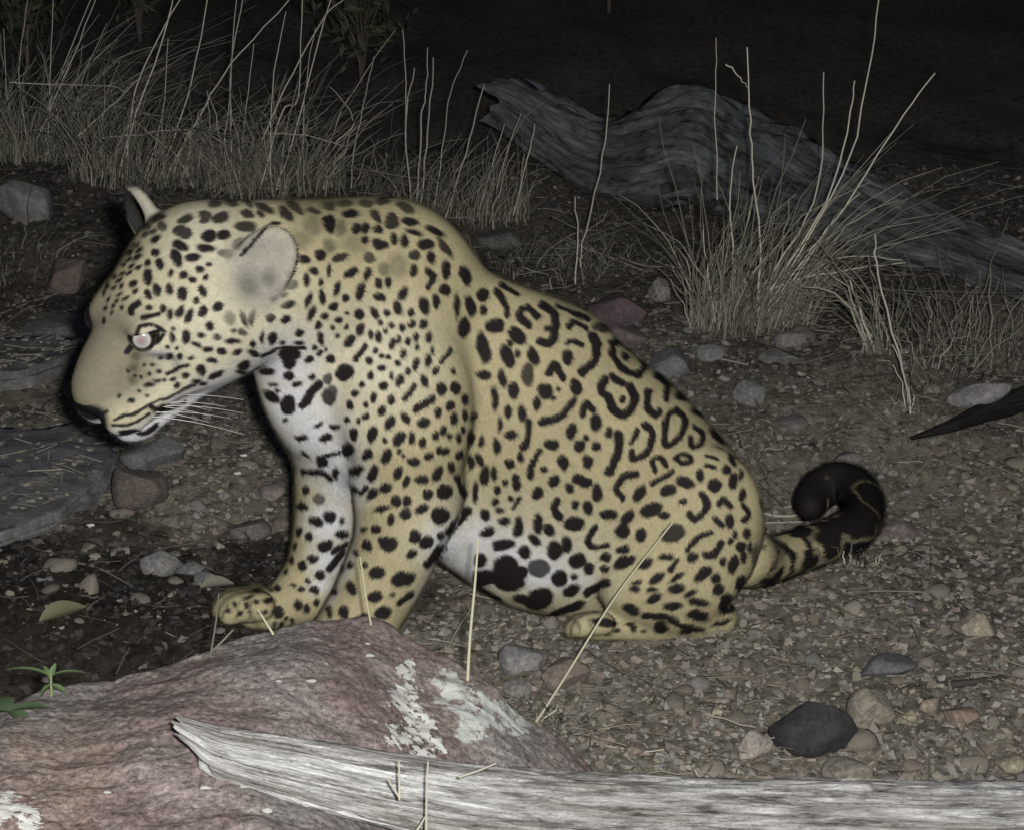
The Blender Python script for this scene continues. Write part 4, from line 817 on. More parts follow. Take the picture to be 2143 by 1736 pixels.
def log_mesh(name, pts, rad, ns, nl, seed, amp, tipfn=None, squash=1.0, e=0.02):
    pts = np.array(catmull(np.column_stack([pts, rad]), 12)); s = np.concatenate([[0], np.cumsum(np.linalg.norm(np.diff(pts[:, :3], axis=0), axis=1))])
    th = np.linspace(0, 2*math.pi, ns, endpoint=False)
    V = np.zeros((nl, ns, 3)); G = np.zeros((nl, ns, 3)); kk = np.linspace(0, 1, nl)
    S = kk[:, None]*np.ones(ns)
    off = tipfn(th) if tipfn else np.zeros(ns)
    S = off[None, :]+(s[-1]-off[None, :])*S
    c = np.stack([np.interp(S, s, pts[:, i]) for i in range(4)], -1)
    t = np.stack([np.interp(S+e, s, pts[:, i])-np.interp(S-e, s, pts[:, i]) for i in range(3)], -1); t /= np.maximum(np.linalg.norm(t, axis=-1), 1e-9)[..., None]
    a = np.cross(t, np.array([0, 0, 1.0])); a /= np.linalg.norm(a, axis=-1)[..., None]; b2 = np.cross(a, t)
    gr = np.stack([S*1.0, np.cos(th)*np.ones_like(S), np.sin(th)*np.ones_like(S)], -1)
    gq = gr*(1, .12, .12)
    n1 = fbm(gr*(2.2, 1.1, 1.1), 1.6, 3, seed); n2 = 1-2*np.abs(fbm(gr*(2.5, 5, 5), 1.7, 3, seed+5)); n3 = fbm(gr*(5, 16, 16), 1.6, 3, seed+9); n4 = fbm(gr*(9, 40, 40), 1.5, 2, seed+13)
    r = c[..., 3]*(1+amp*(0.9*n1+0.45*n2+0.28*n3+0.13*n4))
    ck = fbm(gr*(1.1, 4.5, 4.5), 1.5, 3, seed+21); r = r-c[..., 3]*(0.17*np.exp(-(ck/.035)**2))
    r = r+c[..., 3]*0.05*sstep(-.02, .05, fbm(gr*(6, 3, 3), 1.3, 3, seed+31))
    V = c[..., :3]+a*(r*np.cos(th))[..., None]+b2*(r*np.sin(th)*squash)[..., None]
    V = V.reshape(-1, 3); j = np.arange(ns); i = np.arange(nl-1)[:, None]
    F = np.stack([i*ns+j, i*ns+(j+1) % ns, (i+1)*ns+(j+1) % ns, (i+1)*ns+j], -1).reshape(-1, 4)
    c0 = V[:ns].mean(0); c1 = V[-ns:].mean(0)
    nv = len(V); V = np.vstack([V, c0, c1]); cap = np.concatenate([np.stack([(j+1) % ns, j, np.full(ns, nv)], 1), np.stack([(nl-1)*ns+j, (nl-1)*ns+(j+1) % ns, np.full(ns, nv+1)], 1)])
    me = mesh_np(name, V, [F, cap])
    at = me.attributes.new('grain', 'FLOAT_VECTOR', 'POINT'); gq = np.vstack([gq.reshape(-1, 3), [[off.mean(), 0, 0]], [[s[-1], 0, 0]]]); at.data.foreach_set('vector', gq.astype(np.float32).ravel())
    return me
def logpts(L): return np.array([P(u, v, Y) for u, v, Y, r in L]), np.array([r/scale_at(P(u, v, Y)) for u, v, Y, r in L])
LOGA = [(358,1512,2.14,20),(410,1540,2.135,36),(470,1572,2.13,54),(620,1608,2.13,66),(800,1650,2.14,76),(1000,1686,2.17,84),(1200,1704,2.21,90),(1600,1722,2.28,92),(2143,1736,2.36,92),(2500,1745,2.42,90)]
pa_, ra_ = logpts(LOGA)
def tip_a(th):      # the lower half broke off shorter than the upper splinter
    return 0.006+0.052*sstep(.25, -.15, np.sin(th)+0.25*np.sin(3*th+1))+0.006*np.sin(7*th)+0.004*np.sin(13*th)
me = log_mesh('weathered_log', pa_, ra_, 150, 900, 71, 0.16, tip_a, 0.92)
o = link('weathered_log', me, None, mat_wood('weathered_wood', (.64, .64, .63), (.44, .43, .415), (.20, .18, .16))); tag(o, 'pale weathered log with a splintered end resting on the boulder', 'log')
LOGB = [(985,195,5.35,36),(1060,215,5.35,44),(1150,275,5.3,55),(1260,335,5.25,68),(1370,322,5.2,84),(1470,305,5.2,86),(1560,345,5.1,82),(1680,395,4.98,78),(1800,445,4.85,64),(1930,492,4.72,58),(2143,570,4.52,50),(2400,650,4.35,46)]
pb_, rb_ = logpts(LOGB)
def tip_b(th): return 0.05*sstep(.6, -.4, np.sin(th+.6))+0.03*np.sin(3*th+2)+0.02*np.sin(7*th)+.05
me = log_mesh('fallen_log', pb_, rb_, 130, 620, 83, 0.62, tip_b, 1.0, 0.16)
o = link('fallen_log', me, None, mat_wood('grey_deadwood', (.14, .143, .15), (.085, .088, .092), (.035, .036, .038))); tag(o, 'grey gnarled fallen log arching behind the grass tufts', 'log')

# ------------------------------------------------------------------ dry grass
M_GRASS = mat_tint('dry_grass')
STRAW = [(.20, .185, .15), (.14, .135, .11), (.25, .235, .195), (.11, .115, .085), (.085, .095, .068)]
rg = np.random.default_rng(77)
def clump(u, v, name, label, nb, hmin, hmax, lean, spread, width=.0016, rad=.06, Y=None, stalks=(), green=0.3, group=None, dark=1.0):
    g = hit(u, v) if Y is None else P(u, v, Y)
    root = empty(name, g); tag(root, label, 'grass', group)
    hp_ = Heap()
    for k in range(nb):
        a = rg.uniform(0, 2*math.pi); r = rad*math.sqrt(rg.random()); bx = np.array([r*math.cos(a), r*math.sin(a)*.6, 0])
        bx[2] = float(gz(g[0]+bx[0], g[1]+bx[1]))-g[2]-0.01
        hgt = rg.uniform(hmin, hmax)*rg.uniform(.6, 1); out = np.array([math.cos(a)*rg.uniform(.1, 1)*spread+lean, math.sin(a)*spread*.7*rg.random(), 0])
        droop = rg.uniform(0, .35); out += rg.normal(0, .35, 3)*(1, .4, 0)
        t = np.linspace(0, 1, 7)[:, None]
        pts = bx+t*np.array([0, 0, hgt])+out*hgt*(t**1.6)-np.array([0, 0, hgt*droop])*t**3
        pts[1:] += rg.normal(0, .004, (6, 3))
        if rg.random() < .14: kb = rg.integers(2, 5); pts[kb+1:] = pts[kb]+(pts[kb+1:]-pts[kb])*np.array([1, 1, -.25])+np.array([rg.normal(0, .03), 0, 0])*np.arange(1, 7-kb)[:, None]
        V, F = tube_mesh('b', pts, np.linspace(width, width*.35, 7)*rg.choice([.5, .8, 1.0, 1.5, 2.0], p=[.25, .3, .25, .14, .06]), 3)
        c = np.array(STRAW[rg.integers(0, 5) if rg.random() < green else rg.integers(0, 3)])*rg.uniform(.45, 1.45)*dark
        hp_.add(V, F, c)
    o = link('blades', hp_.mesh('blades'), root, M_GRASS); o['kind'] = 'stuff'
    for st in stalks:
        pts = np.array([P(x, y, g[1]-0.03+0.05*rg.random()) for x, y in st[0]])-g
        pts = np.array([p[:3] for p in catmull(pts, 5)]); pts += rg.normal(0, .0012, pts.shape)
        V, F = tube_mesh('s', pts, np.linspace(st[1], st[1]*.55, len(pts)), 5)
        me = mesh_np('stalk', V, F); set_color(me, np.array(st[2] if len(st) > 2 else (.38, .36, .305))*rg.uniform(.85, 1.15)*dark, 'tint'); link('stalk', me, root, M_GRASS)
    return root
W1, W2 = .0023, .0017
clump(60, 330, 'grass_tuft', 'thick grass tuft above the large pale grey stone', 330, .15, .50, .25, .8, .0015, .16, None, [([(101,320),(101,228),(190,0)], W1), ([(100,330),(105,169),(112,-10)], W2), ([(68,312),(140,150),(203,-10)], W1), ([(30,330),(15,200),(8,60)], W2), ([(21,173),(130,178),(232,181),(262,194)], W2), ([(60,320),(40,150),(60,-10)], W2)], .45)
clump(270, 385, 'grass_tuft', 'tall leaning grass tuft just behind the jaguar\'s far ear', 260, .12, .42, .3, .75, .0014, .15, None, [([(262,380),(270,295),(291,169),(380,-8)], .003), ([(245,382),(274,274),(350,51),(362,-8)], .0026), ([(335,380),(350,330),(392,203),(436,-8)], .0028), ([(345,385),(367,333),(422,236),(485,135),(606,0)], .0026), ([(300,390),(340,240),(352,80)], W2), ([(160,287),(230,225),(287,169)], W2), ([(211,291),(300,280),(405,270)], W2), ([(255,385),(258,330),(280,200)], W2)], .35)
clump(480, 400, 'grass_tuft', 'stiff upright grass tuft behind the top of the jaguar\'s head', 220, .10, .34, .12, .5, .0014, .12, None, [([(478,390),(470,300),(481,203),(494,-8)], W1), ([(485,380),(483,250),(485,127),(508,-8)], W1), ([(500,380),(511,257),(532,93)], W2), ([(470,390),(455,260),(432,190)], W2), ([(505,390),(500,300),(478,230)], .003), ([(460,390),(440,280),(435,210)], W2)], .3)
clump(590, 400, 'grass_tuft', 'loose grass tuft with crossing stalks behind the jaguar\'s neck', 200, .10, .40, .2, .6, .0014, .13, None, [([(544,397),(591,236),(624,203),(633,-8)], W1), ([(578,401),(624,253),(692,-8)], W1), ([(549,290),(600,180),(675,42),(724,-5)], W1), ([(565,380),(570,186),(597,25)], W2), ([(600,395),(630,330),(640,180),(660,60)], W2), ([(560,280),(640,285),(720,305)], W2)], .35)
clump(735, 400, 'grass_tuft', 'sparse dark grass tuft above the jaguar\'s withers', 90, .08, .26, .1, .7, .0013, .12, None, [([(734,395),(740,320),(760,220),(782,120)], W1), ([(700,300),(740,260),(720,215),(690,180)], W2)], .5, None, .75)
clump(880, 440, 'grass_tuft', 'thin upright grass stalks behind the jaguar\'s shoulders', 60, .08, .25, .08, .4, .0013, .08, None, [([(861,425),(849,253),(868,143)], W1), ([(872,430),(882,253),(891,190),(895,100)], W1), ([(880,438),(895,274),(908,118)], .0025), ([(908,450),(929,291),(942,198),(979,105)], W2), ([(850,300),(850,200),(843,60)], W2)], .3, None, .9)
clump(1010, 455, 'grass_tuft', 'broom like grass tuft below the end of the fallen log', 150, .08, .30, .18, .35, .0014, .11, None, [([(929,470),(975,321),(1013,177)], .0026), ([(1076,450),(1100,350),(1119,261)], W1), ([(1030,440),(1060,320),(1090,240)], W2), ([(1000,450),(1020,380),(1055,260)], W2)], .3, None, .85)
clump(1205, 590, 'grass_tuft', 'spindly grass stalks behind the middle of the jaguar\'s back', 40, .05, .16, .1, .9, .0013, .08, None, [([(1205,592),(1209,485),(1203,413)], W1), ([(1215,560),(1220,510),(1262,325),(1277,177)], .0024)], .5, None, .9)
clump(1570, 680, 'grass_tuft', 'big fanned grass tuft leaning over in front of the fallen log', 420, .10, .48, .42, .55, .0014, .13, None, [([(1536,640),(1531,485),(1527,422),(1540,304)], W1), ([(1585,640),(1591,515),(1578,380),(1570,253),(1563,101)], .0026), ([(1519,135),(1545,160),(1565,184)], W2), ([(1500,420),(1498,211),(1498,80)], .0012), ([(1565,650),(1688,456),(1721,337),(1723,152)], W1), ([(1582,655),(1730,422),(1776,253),(1789,169)], W1), ([(1603,650),(1764,363),(1810,190),(1840,0)], W1), ([(1620,640),(1720,500),(1802,380),(1877,262),(1958,152)], W1), ([(1600,640),(1637,595),(1772,565),(1894,549)], W1), ([(1620,620),(1760,540),(1890,545)], W2), ([(1500,690),(1485,600),(1470,480)], W2), ([(1600,660),(1700,520),(1765,440),(1800,400)], W1)], .35)
clump(1900, 862, 'grass_tuft', 'few pale stalks standing beside the tilted slab', 14, .04, .12, -.2, .6, .0014, .03, None, [([(1902,864),(1888,771),(1837,575),(1831,489)], .0027), ([(1906,864),(1895,800),(1870,720)], W2), ([(1897,862),(1886,800),(1868,762)], W2), ([(1907,862),(1912,830),(1908,810)], W2)], .3)
clump(1840, 740, 'grass_tuft', 'narrow leaning grass tuft between the big tuft and the tilted slab', 50, .12, .30, -.28, .2, .0016, .035, None, [([(1832,742),(1810,680),(1778,587)], .003)], .4)
clump(2010, 745, 'grass_tuft', 'dim low grass tuft below the right end of the fallen log', 90, .08, .30, .05, .7, .0014, .14, None, [], .5, None, .8)
clump(1150, 1515, 'grass_tuft', 'small green weed at the edge of the lichened boulder', 60, .02, .06, .1, 1.2, .0012, .035, None, [], 1.0)
clump(1790, 1190, 'grass_tuft', 'short green sprigs in front of the tail', 26, .03, .07, -.1, .9, .0015, .03, None, [([(1765,1205),(1768,1180),(1764,1150)], .002)], 1.0)
clump(1425, 1305, 'grass_tuft', 'tiny green blades at the jaguar\'s hind heel', 16, .02, .055, .1, .8, .0014, .02, None, [], 1.0)
clump(1560, 640, 'grass_tuft', 'matted grey dead thatch at the foot of the big tuft', 160, .05, .14, .2, 1.2, .0014, .12, None, [], .0)
for i, (u, v, n_, lab) in enumerate([(160, 330, 150, 'low tangled grass between the two tall tufts'), (1290, 560, 70, 'low green grass behind the jaguar\'s back'), (1100, 560, 70, 'flattened grass beside the mossy stone'), (1960, 800, 60, 'short dark grass behind the tilted slab'), (2120, 760, 70, 'grass tuft below the tapering end of the fallen log'), (380, 420, 80, 'short grass poking up above the jaguar\'s brow'), (30, 560, 50, 'dry tangle of stems beside the reddish upright stone')]):
    clump(u, v, 'grass_tuft', lab, n_, .04, .16, .1, 1.3, .0013, .13, None, [], .6, None, .85)

# single stalks standing in front of the animal
def wand(name, pts, r, col, label, cat='stalk', base=None):
    p = np.array([q[:3] for q in catmull(np.array(pts), 6)]); V, F = tube_mesh('w', p-p[0], np.linspace(r, r*.6, len(p)), 6)
    me = mesh_np(name, V, F); set_color(me, col, 'tint'); o = link(name, me, None, M_GRASS); o.location = p[0]; tag(o, label, cat); return o
PALES = (.36, .33, .24)
gb = rock_hit(978, 1432)
wand('grass_stalk', [gb, P(984, 1330, gb[1]+.02), P(994, 1220, gb[1]+.03), P(1001, 1128, gb[1]+.05)], .0023, PALES, 'upright dry stalk rising from the boulder in front of the jaguar\'s belly')
gb = hit(1113, 1524)
wand('grass_stalk', [gb, P(1180, 1420, gb[1]+.06), P(1290, 1245, gb[1]+.12), P(1408, 1092, gb[1]+.17)], .0021, PALES, 'long slanting dry stalk crossing in front of the jaguar\'s haunch')
gb = rock_hit(779, 1318)
wand('grass_stalk', [gb, P(768, 1260, gb[1]), P(754, 1165, gb[1]+.01)], .0017, (.34, .32, .21), 'thin yellow stalk in front of the jaguar\'s near foreleg')
gb = rock_hit(572, 1326)
wand('grass_stalk', [gb, P(556, 1300, gb[1]), P(540, 1274, gb[1])], .0017, (.40, .39, .30), 'short pale stalk in front of the far paw')
gb = hit(934, 1362)
wand('grass_stalk', [gb, P(955, 1320, gb[1]), P(985, 1272, gb[1]+.02)], .0014, (.16, .15, .12), 'faint grey stalk beside the upright dry stalk')
gb = rock_hit(440, 1372)
wand('grass_stalk', [gb, P(452, 1300, gb[1]), P(458, 1240, gb[1])], .0014, (.12, .115, .09), 'dim thin stalk standing before the far paw')
wand('twig', [rock_hit(425, 1376), rock_hit(450, 1356), rock_hit(488, 1336)+np.array([0, 0, .012])], .0020, (.18, .16, .13), 'short broken twig on the back edge of the boulder', 'twig')
for a, c, d, lab in (((892, 1740), (893, 1660), (896, 1592), 'upright straw standing against the weathered log'), ((836, 1672), (836, 1640), (835, 1592), 'short straw in front of the splintered log'), ((836, 1668), (822, 1645), (812, 1630), 'little bent straw beside the short straw'), ((868, 1742), (880, 1725), (891, 1706), 'slanting straw at the foot of the log')):
    wand('grass_stalk', [P(a[0], a[1], 2.03), P(c[0], c[1], 2.035), P(d[0], d[1], 2.04)], .0014, (.30, .28, .23), lab)
wand('grass_stalk', [P(960, 1625, 2.08), P(1000, 1612, 2.075), P(1038, 1596, 2.07)], .0014, (.30, .29, .25), 'dry sprig lying across the weathered log')
# twigs on the ground
def gline(pts, lift=.004):
    out = []
    for u, v in pts:
        g = hit(u, v); g[2] = float(gz(g[0], g[1]))+lift; out.append(g)
    return out
TW = [([(1418,745),(1490,752),(1565,770)], .0035, (.20, .18, .15), 'pale fallen twig on the slope behind the jaguar'),
 ([(1588,1078),(1640,1082),(1700,1080)], .0028, (.28, .26, .23), 'pale twig between the rump and the curled tail'),
 ([(1590,1096),(1650,1100),(1695,1094)], .0024, (.22, .20, .17), 'second thinner twig beside the pale one at the rump'),
 ([(1620,1205),(1700,1212),(1770,1206)], .0026, (.06, .05, .045), 'dark twig lying below the tail'),
 ([(1990,1440),(2040,1432),(2105,1425)], .006, (.035, .032, .03), 'dark curled leaf stalk on the right gravel'),
 ([(1173,502),(1260,535),(1355,574)], .003, (.20, .18, .15), 'bent twig across the grass behind the jaguar\'s back'),
 ([(1300,545),(1350,560),(1420,562)], .0025, (.18, .165, .14), 'thin twig reaching towards the big grass tuft'),
 ([(0,660),(60,640),(120,618)], .003, (.16, .15, .125), 'straight twig lying over the long dark stone'),
 ([(0,690),(50,655),(90,640)], .0022, (.15, .14, .115), 'thinner twig crossing the straight twig'),
 ([(120,1175),(200,1190),(280,1230)], .0022, (.10, .095, .085), 'dim twig in the shaded litter behind the boulder'),
 ([(270,490),(300,560),(330,600)], .003, (.10, .09, .075), 'dark forked root beside the reddish upright stone'),
 ([(1560,1195),(1600,1240),(1700,1230)], .0022, (.16, .14, .12), 'crooked straw in front of the rump')]
for p, r, c, lab in TW: wand('twig', gline(p, r*.8), r, c, lab, 'twig')
bp_ = gline([(1905, 945), (1990, 915), (2080, 880), (2200, 835)], .02)
br = log_mesh('shade_branch', np.array(bp_), np.array([.003, .010, .017, .022]), 24, 110, 97, .4)  # dark branch shape added to stand in for the slab's shadow
o = link('shade_branch', br, None, mat_wood('shade_branch_wood', (.040, .037, .034), (.026, .024, .023), (.015, .014, .014))); tag(o, 'dark branch added as the shadow under the tilted slab', 'branch')

# seedling on the boulder's edge and olive dead leaf behind it
M_LEAF = mat_tint('leaf', .55, .35)
def leaf_mesh(L, Wd, bend, col, fold=.25):
    t = np.linspace(0, 1, 9); w_ = Wd*np.sin(np.pi*np.clip(t*.96+.02, 0, 1))**.8; V = []
    for k in range(9):
        x = L*t[k]; z = -bend*L*t[k]**2
        for s in (-1, -.5, 0, .5, 1): V.append((x, s*w_[k], z+abs(s)*w_[k]*fold))
    V = np.array(V); i = np.arange(8)[:, None]; j = np.arange(4)
    F = np.stack([i*5+j, i*5+j+1, (i+1)*5+j+1, (i+1)*5+j], -1).reshape(-1, 4)
    V2 = V-(0, 0, .0006); F2 = F[:, ::-1]+len(V)
    me = mesh_np('leaf', np.vstack([V, V2]), np.concatenate([F, F2])); set_color(me, col, 'tint'); return me
gb = rock_hit(108, 1450); sd_ = empty('seedling', gb); tag(sd_, 'small green seedling with arching leaves at the boulder\'s edge', 'plant')
V, F = tube_mesh('stem', np.array([(0, 0, -.01), (0, 0, .012), (.001, 0, .024)]), [.002, .0018, .0014], 5); me = mesh_np('stem', V, F); set_color(me, (.16, .21, .10), 'tint'); link('stem', me, sd_, M_LEAF)
for L, Wd, bend, rz, ry_, z in ((.045, .0035, .55, 178, -38, .022), (.036, .0032, .5, 8, -30, .022), (.020, .006, .2, 200, 35, .012), (.018, .004, .1, 60, -60, .02), (.020, .005, .2, -20, 10, .012), (.024, .003, .4, 120, -40, .018)):
    o = link('leaf', leaf_mesh(L, Wd, bend, (.10, .14, .065)), sd_, M_LEAF); o.location = (0, 0, z); o.rotation_euler = (0, math.radians(ry_), math.radians(rz))
gb = rock_hit(20, 1500); sd_ = empty('seedling', gb); tag(sd_, 'low broad leaved weed beside the seedling on the boulder', 'plant')
for L, Wd, rz, ry_ in ((.05, .010, 170, -8), (.045, .009, 20, -12), (.04, .009, -40, -5), (.035, .008, 110, -20)):
    o = link('leaf', leaf_mesh(L, Wd, .3, (.055, .085, .042)), sd_, M_LEAF); o.location = (0, 0, .008); o.rotation_euler = (0, math.radians(ry_), math.radians(rz))
def dead_leaf(u, v, L, Wd, rz, col, label, ry_=-15, lift=.01):
    g = hit(u, v); o = link('dead_leaf', leaf_mesh(L, Wd, .25, col, .5), None, M_LEAF); o.location = (g[0], g[1], float(gz(g[0], g[1]))+lift); o.rotation_euler = (.3, math.radians(ry_), math.radians(rz)); tag(o, label, 'leaf')
dead_leaf(85, 1320, .075, .018, 35, (.12, .12, .07), 'olive dead leaf in the shadow behind the boulder')
dead_leaf(420, 1245, .05, .014, 10, (.13, .125, .10), 'grey dead leaf before the far paw')
dead_leaf(215, 1160, .05, .016, 150, (.085, .08, .07), 'dark crumpled leaf in the shaded litter')
dead_leaf(150, 435, .03, .012, 80, (.16, .075, .035), 'rust orange leaf beside the large pale grey stone')
dead_leaf(1710, 1020, .045, .014, 60, (.10, .085, .065), 'brown leaf behind the tail curl')

# ------------------------------------------------------------------ loose pebbles, gravel, leaf litter
rg = np.random.default_rng(5)
PM = [stone_mesh('pebble', (1, rg.uniform(.65, .95), rg.uniform(.4, .7)), 300+k, 2, 7, .05) for k in range(9)]
PCOL = [(.19, .172, .146), (.16, .142, .12), (.21, .188, .155), (.17, .143, .12), (.18, .174, .165), (.24, .218, .182), (.135, .123, .11)]
MARKS = [(hit(u, v), t) for u, v, t in ((1720,1590,'the black lump of rock'),(1830,1530,'the tan boulder'),(2045,1345,'the rounded tan stone'),(1880,1140,'the pinkish flat stone'),(1720,1180,'the curled tail'),(1400,1345,'the hind foot'),(1150,1450,'the brown block'),(1400,1590,'the weathered log'),(1900,1620,'the flat tan stone'),(2040,890,'the tilted slab'),(1580,700,'the big grass tuft'),(1480,780,'the pale fallen twig'),(1600,900,'the jaguar\'s rump'),(2000,1080,'the bare right slope'),(1550,1450,'the open gravel'),(1300,620,'the maroon block'),(300,1060,'the flat brown stone'),(340,1200,'the pale knobbly stone'),(100,1050,'the broad bluish slab'),(500,1320,'the far paw'),(600,1120,'the far foreleg'),(100,760,'the long dark stone'),(150,1280,'the olive dead leaf'),(480,950,'the jaguar\'s throat'),(850,1330,'the near foreleg'),(1000,1350,'the jaguar\'s belly'))]
CNAME = ['grey brown', 'dark brown', 'tan', 'reddish brown', 'grey', 'cream', 'charcoal']
cnt = 0
while cnt < 250:
    u, v = rg.uniform(0, 2143), rg.uniform(690, 1640)
    if u < 1250 and v > 1330: continue
    g = hit(u, v); sz = rg.choice([.012, .017, .024, .034, .048], p=[.22, .28, .24, .17, .09])*rg.uniform(.8, 1.2)
    if v < 800 and rg.random() < .5: continue
    o = link('pebble', PM[rg.integers(0, 9)], None, M_STONE); o.scale = (sz,)*3; o.location = (g[0], g[1], float(gz(g[0], g[1]))+sz*.06); o.rotation_euler = (rg.uniform(-.3, .3), rg.uniform(-.3, .3), rg.uniform(0, 6.28))
    ci = rg.integers(0, 7); c = np.array(PCOL[ci])*rg.uniform(.85, 1.15); o.color = (*c, 1)
    mk = min(MARKS, key=lambda t: np.linalg.norm(t[0]-g))[1]
    szn = 'tiny' if sz < .015 else 'small' if sz < .028 else 'larger'; tag(o, f'{szn} {CNAME[ci]} pebble on the ground by {mk}', 'pebble', f'{szn} {CNAME[ci]} pebbles by {mk}'); cnt += 1
for (u, v, rk) in ((510, 960, 0), (612, 1210, 0), (585, 1273, 0), (190, 1108, 0), (497, 1000, 0)):
    g = hit(u, v); o = link('pebble', PM[2], None, M_STONE); o.scale = (.014, .012, .010); o.location = (g[0], g[1], float(gz(g[0], g[1]))+.006); o.color = (.75, .74, .72, 1); tag(o, 'bright white chip lying in the dark litter by the far foreleg', 'pebble', 'white chips in the litter')
for (u, v) in ((612, 1380), (584, 1429), (650, 1428), (525, 1385), (225, 1662), (700, 1655), (430, 1652), (775, 1375), (770, 1350), (512, 1650), (990, 1690), (70, 1675), (560, 1700), (640, 1690)):
    g = rock_hit(u, v); s_ = rg.uniform(.006, .011); o = link('pebble', PM[rg.integers(0, 9)], None, M_STONE); o.scale = (s_*1.3, s_, s_*.8); o.location = g+np.array([0, 0, .003]); o.color = (.55, .54, .52, 1); tag(o, 'bright white grit grain sitting on the reddish boulder', 'pebble', 'white grit on the boulder')
def rots(n_, tiltmax):
    a = rg.uniform(0, 2*math.pi, n_); tx = rg.uniform(-tiltmax, tiltmax, n_); ty = rg.uniform(-tiltmax, tiltmax, n_)
    R = np.zeros((n_, 3, 3))
    for i in range(n_): R[i] = np.array(Matrix.Rotation(a[i], 3, 'Z')@Matrix.Rotation(tx[i], 3, 'X')@Matrix.Rotation(ty[i], 3, 'Y'))
    return R
def spots_on_ground(n_, near=2.3, far=5.4):
    y = near+(far-near)*rg.random(n_)**1.5; x = rg.uniform(-1, 1, n_)*(0.27*y+.12)
    return x, y
def scatter(name, n_, smin, smax, flat, cols, jit, tilt, lift, pw=2.5, aspect=(.6, 1)):
    x, y = spots_on_ground(n_); s = smin+(smax-smin)*rg.random(n_)**pw
    v = CUBE[None]+rg.normal(0, jit, (n_, 8, 3)); v[:, :, 0] *= 1; v[:, :, 1] *= rg.uniform(*aspect, n_)[:, None]; v[:, :, 2] *= (flat*rg.uniform(.6, 1.3, n_))[:, None]
    v = np.einsum('nij,nkj->nki', rots(n_, tilt), v*s[:, None, None])
    z = gz(x, y)+s*flat*lift
    v += np.stack([x, y, z], -1)[:, None]
    f = (CF[None]+np.arange(n_)[:, None, None]*8).reshape(-1, 4)
    me = mesh_np(name, v.reshape(-1, 3), f, False); c = np.array(cols)[rg.integers(0, len(cols), n_)]*rg.uniform(.72, 1.2, (n_, 1))*(1-0.80*shade_mould_at(x, y)*(rg.random(n_) < .9))[:, None]  # chips take the same painted shade and mould
    set_color(me, np.repeat(c, 8, axis=0), 'tint'); return me
o = link('gravel', scatter('gravel', 42000, .0025, .013, .6, [c for c in PCOL if c[0] < .2], .16, .6, .12, 3.0), None, M_GRIT); tag(o, 'fine brown gravel covering the ground around the jaguar', 'gravel', None, 'stuff')
LIT = [(.135, .12, .10), (.11, .098, .08), (.085, .077, .065), (.165, .15, .125), (.12, .098, .078), (.08, .078, .062)]
o = link('leaf_litter', scatter('leaf_litter', 7000, .006, .022, .08, LIT, .2, .7, 1.5, 2.2, (.25, .7)), None, M_GRIT); tag(o, 'dry leaf litter strewn over the gravel', 'litter', None, 'stuff')
hp_ = Heap()
for k in range(1500):
    y = 2.4+3.0*rg.random()**1.3; x = rg.uniform(-1, 1)*(0.27*y+.1); a = rg.uniform(0, math.pi); L = rg.uniform(.02, .09)
    t = np.linspace(-.5, .5, 4); px = x+np.cos(a)*L*t; py = y+np.sin(a)*L*t; pz = gz(px, py)+.004+rg.uniform(0, .012)
    V, F = tube_mesh('t', np.stack([px, py+rg.normal(0, .003, 4), pz], 1), rg.uniform(.0006, .0015), 3); hp_.add(V, F, np.array(LIT[rg.integers(0, 6)])*rg.uniform(.9, 1.9)*(1-.55*float(shade_mould_at(x, y))))  # straws are darkened along with the hollow's painted shade and mould
o = link('straw_litter', hp_.mesh('straw_litter'), None, M_GRASS); tag(o, 'broken straws and stems scattered over the ground', 'litter', None, 'stuff')

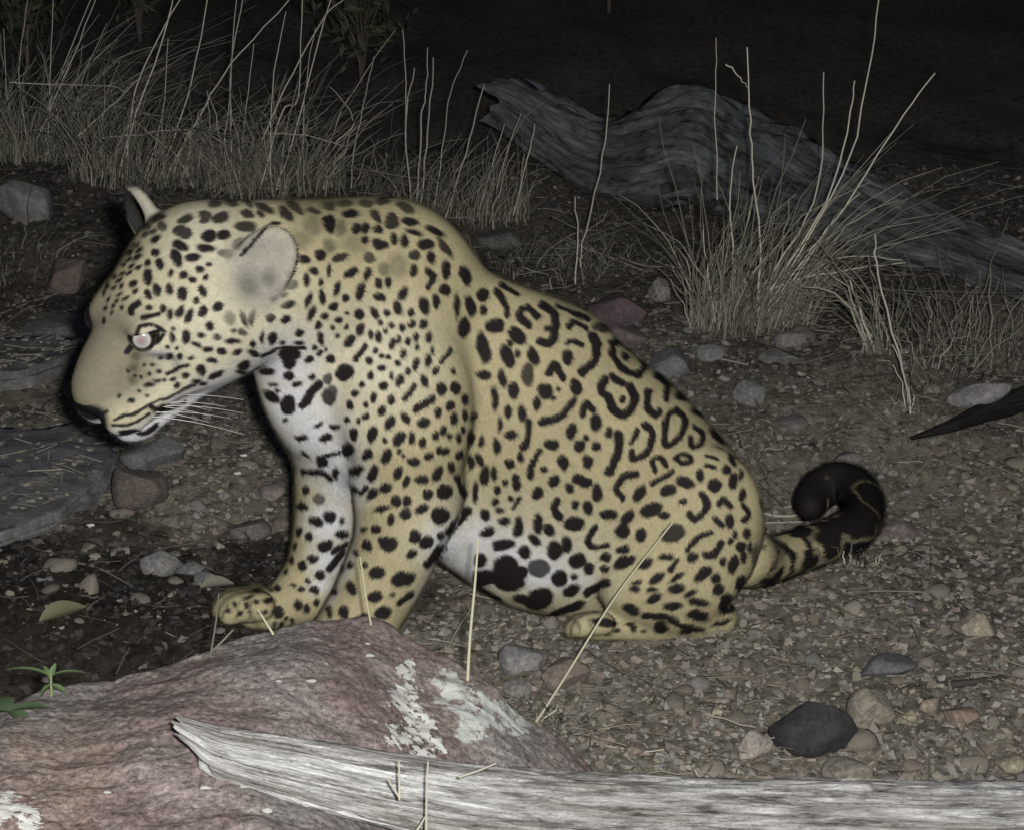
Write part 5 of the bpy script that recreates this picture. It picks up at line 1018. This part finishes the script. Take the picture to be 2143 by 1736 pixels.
# ------------------------------------------------------------------ dim bushes on the bank behind the trunk
M_BUSH = mat_tint('bush_leaf', .7, .25)
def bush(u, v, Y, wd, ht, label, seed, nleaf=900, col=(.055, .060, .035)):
    g = P(u, v, Y); g[2] = float(gz(g[0], g[1])); rb = np.random.default_rng(seed)
    root = empty('bush', g); tag(root, label, 'bush')
    lf = Heap(); st = Heap()
    for k in range(16):
        a = rb.uniform(0, 6.28); tip_ = np.array([math.cos(a)*wd*rb.uniform(.2, .6), math.sin(a)*wd*.5*rb.random(), ht*rb.uniform(.6, 1)])
        t = np.linspace(0, 1, 8)[:, None]; pts = tip_*(t*(1, 1, 0)*t+t*(0, 0, 1))+rb.normal(0, .012, (8, 3))*t
        V, F = tube_mesh('s', pts, np.linspace(.007, .0015, 8), 4); st.add(V, F, np.array((.07, .06, .05))*rb.uniform(.7, 1.3))
        for q_ in range(nleaf//16):
            c = pts[0]+tip_*0; k2 = rb.uniform(1.5, 7); i_ = int(k2); c = pts[i_]*(1-(k2-i_))+pts[min(i_+1, 7)]*(k2-i_)+rb.normal(0, .045, 3)
            d1 = rb.normal(size=3); d1 /= np.linalg.norm(d1); d2 = np.cross(d1, rb.normal(size=3)); d2 /= np.linalg.norm(d2); L = rb.uniform(.012, .03); n3 = np.cross(d1, d2)
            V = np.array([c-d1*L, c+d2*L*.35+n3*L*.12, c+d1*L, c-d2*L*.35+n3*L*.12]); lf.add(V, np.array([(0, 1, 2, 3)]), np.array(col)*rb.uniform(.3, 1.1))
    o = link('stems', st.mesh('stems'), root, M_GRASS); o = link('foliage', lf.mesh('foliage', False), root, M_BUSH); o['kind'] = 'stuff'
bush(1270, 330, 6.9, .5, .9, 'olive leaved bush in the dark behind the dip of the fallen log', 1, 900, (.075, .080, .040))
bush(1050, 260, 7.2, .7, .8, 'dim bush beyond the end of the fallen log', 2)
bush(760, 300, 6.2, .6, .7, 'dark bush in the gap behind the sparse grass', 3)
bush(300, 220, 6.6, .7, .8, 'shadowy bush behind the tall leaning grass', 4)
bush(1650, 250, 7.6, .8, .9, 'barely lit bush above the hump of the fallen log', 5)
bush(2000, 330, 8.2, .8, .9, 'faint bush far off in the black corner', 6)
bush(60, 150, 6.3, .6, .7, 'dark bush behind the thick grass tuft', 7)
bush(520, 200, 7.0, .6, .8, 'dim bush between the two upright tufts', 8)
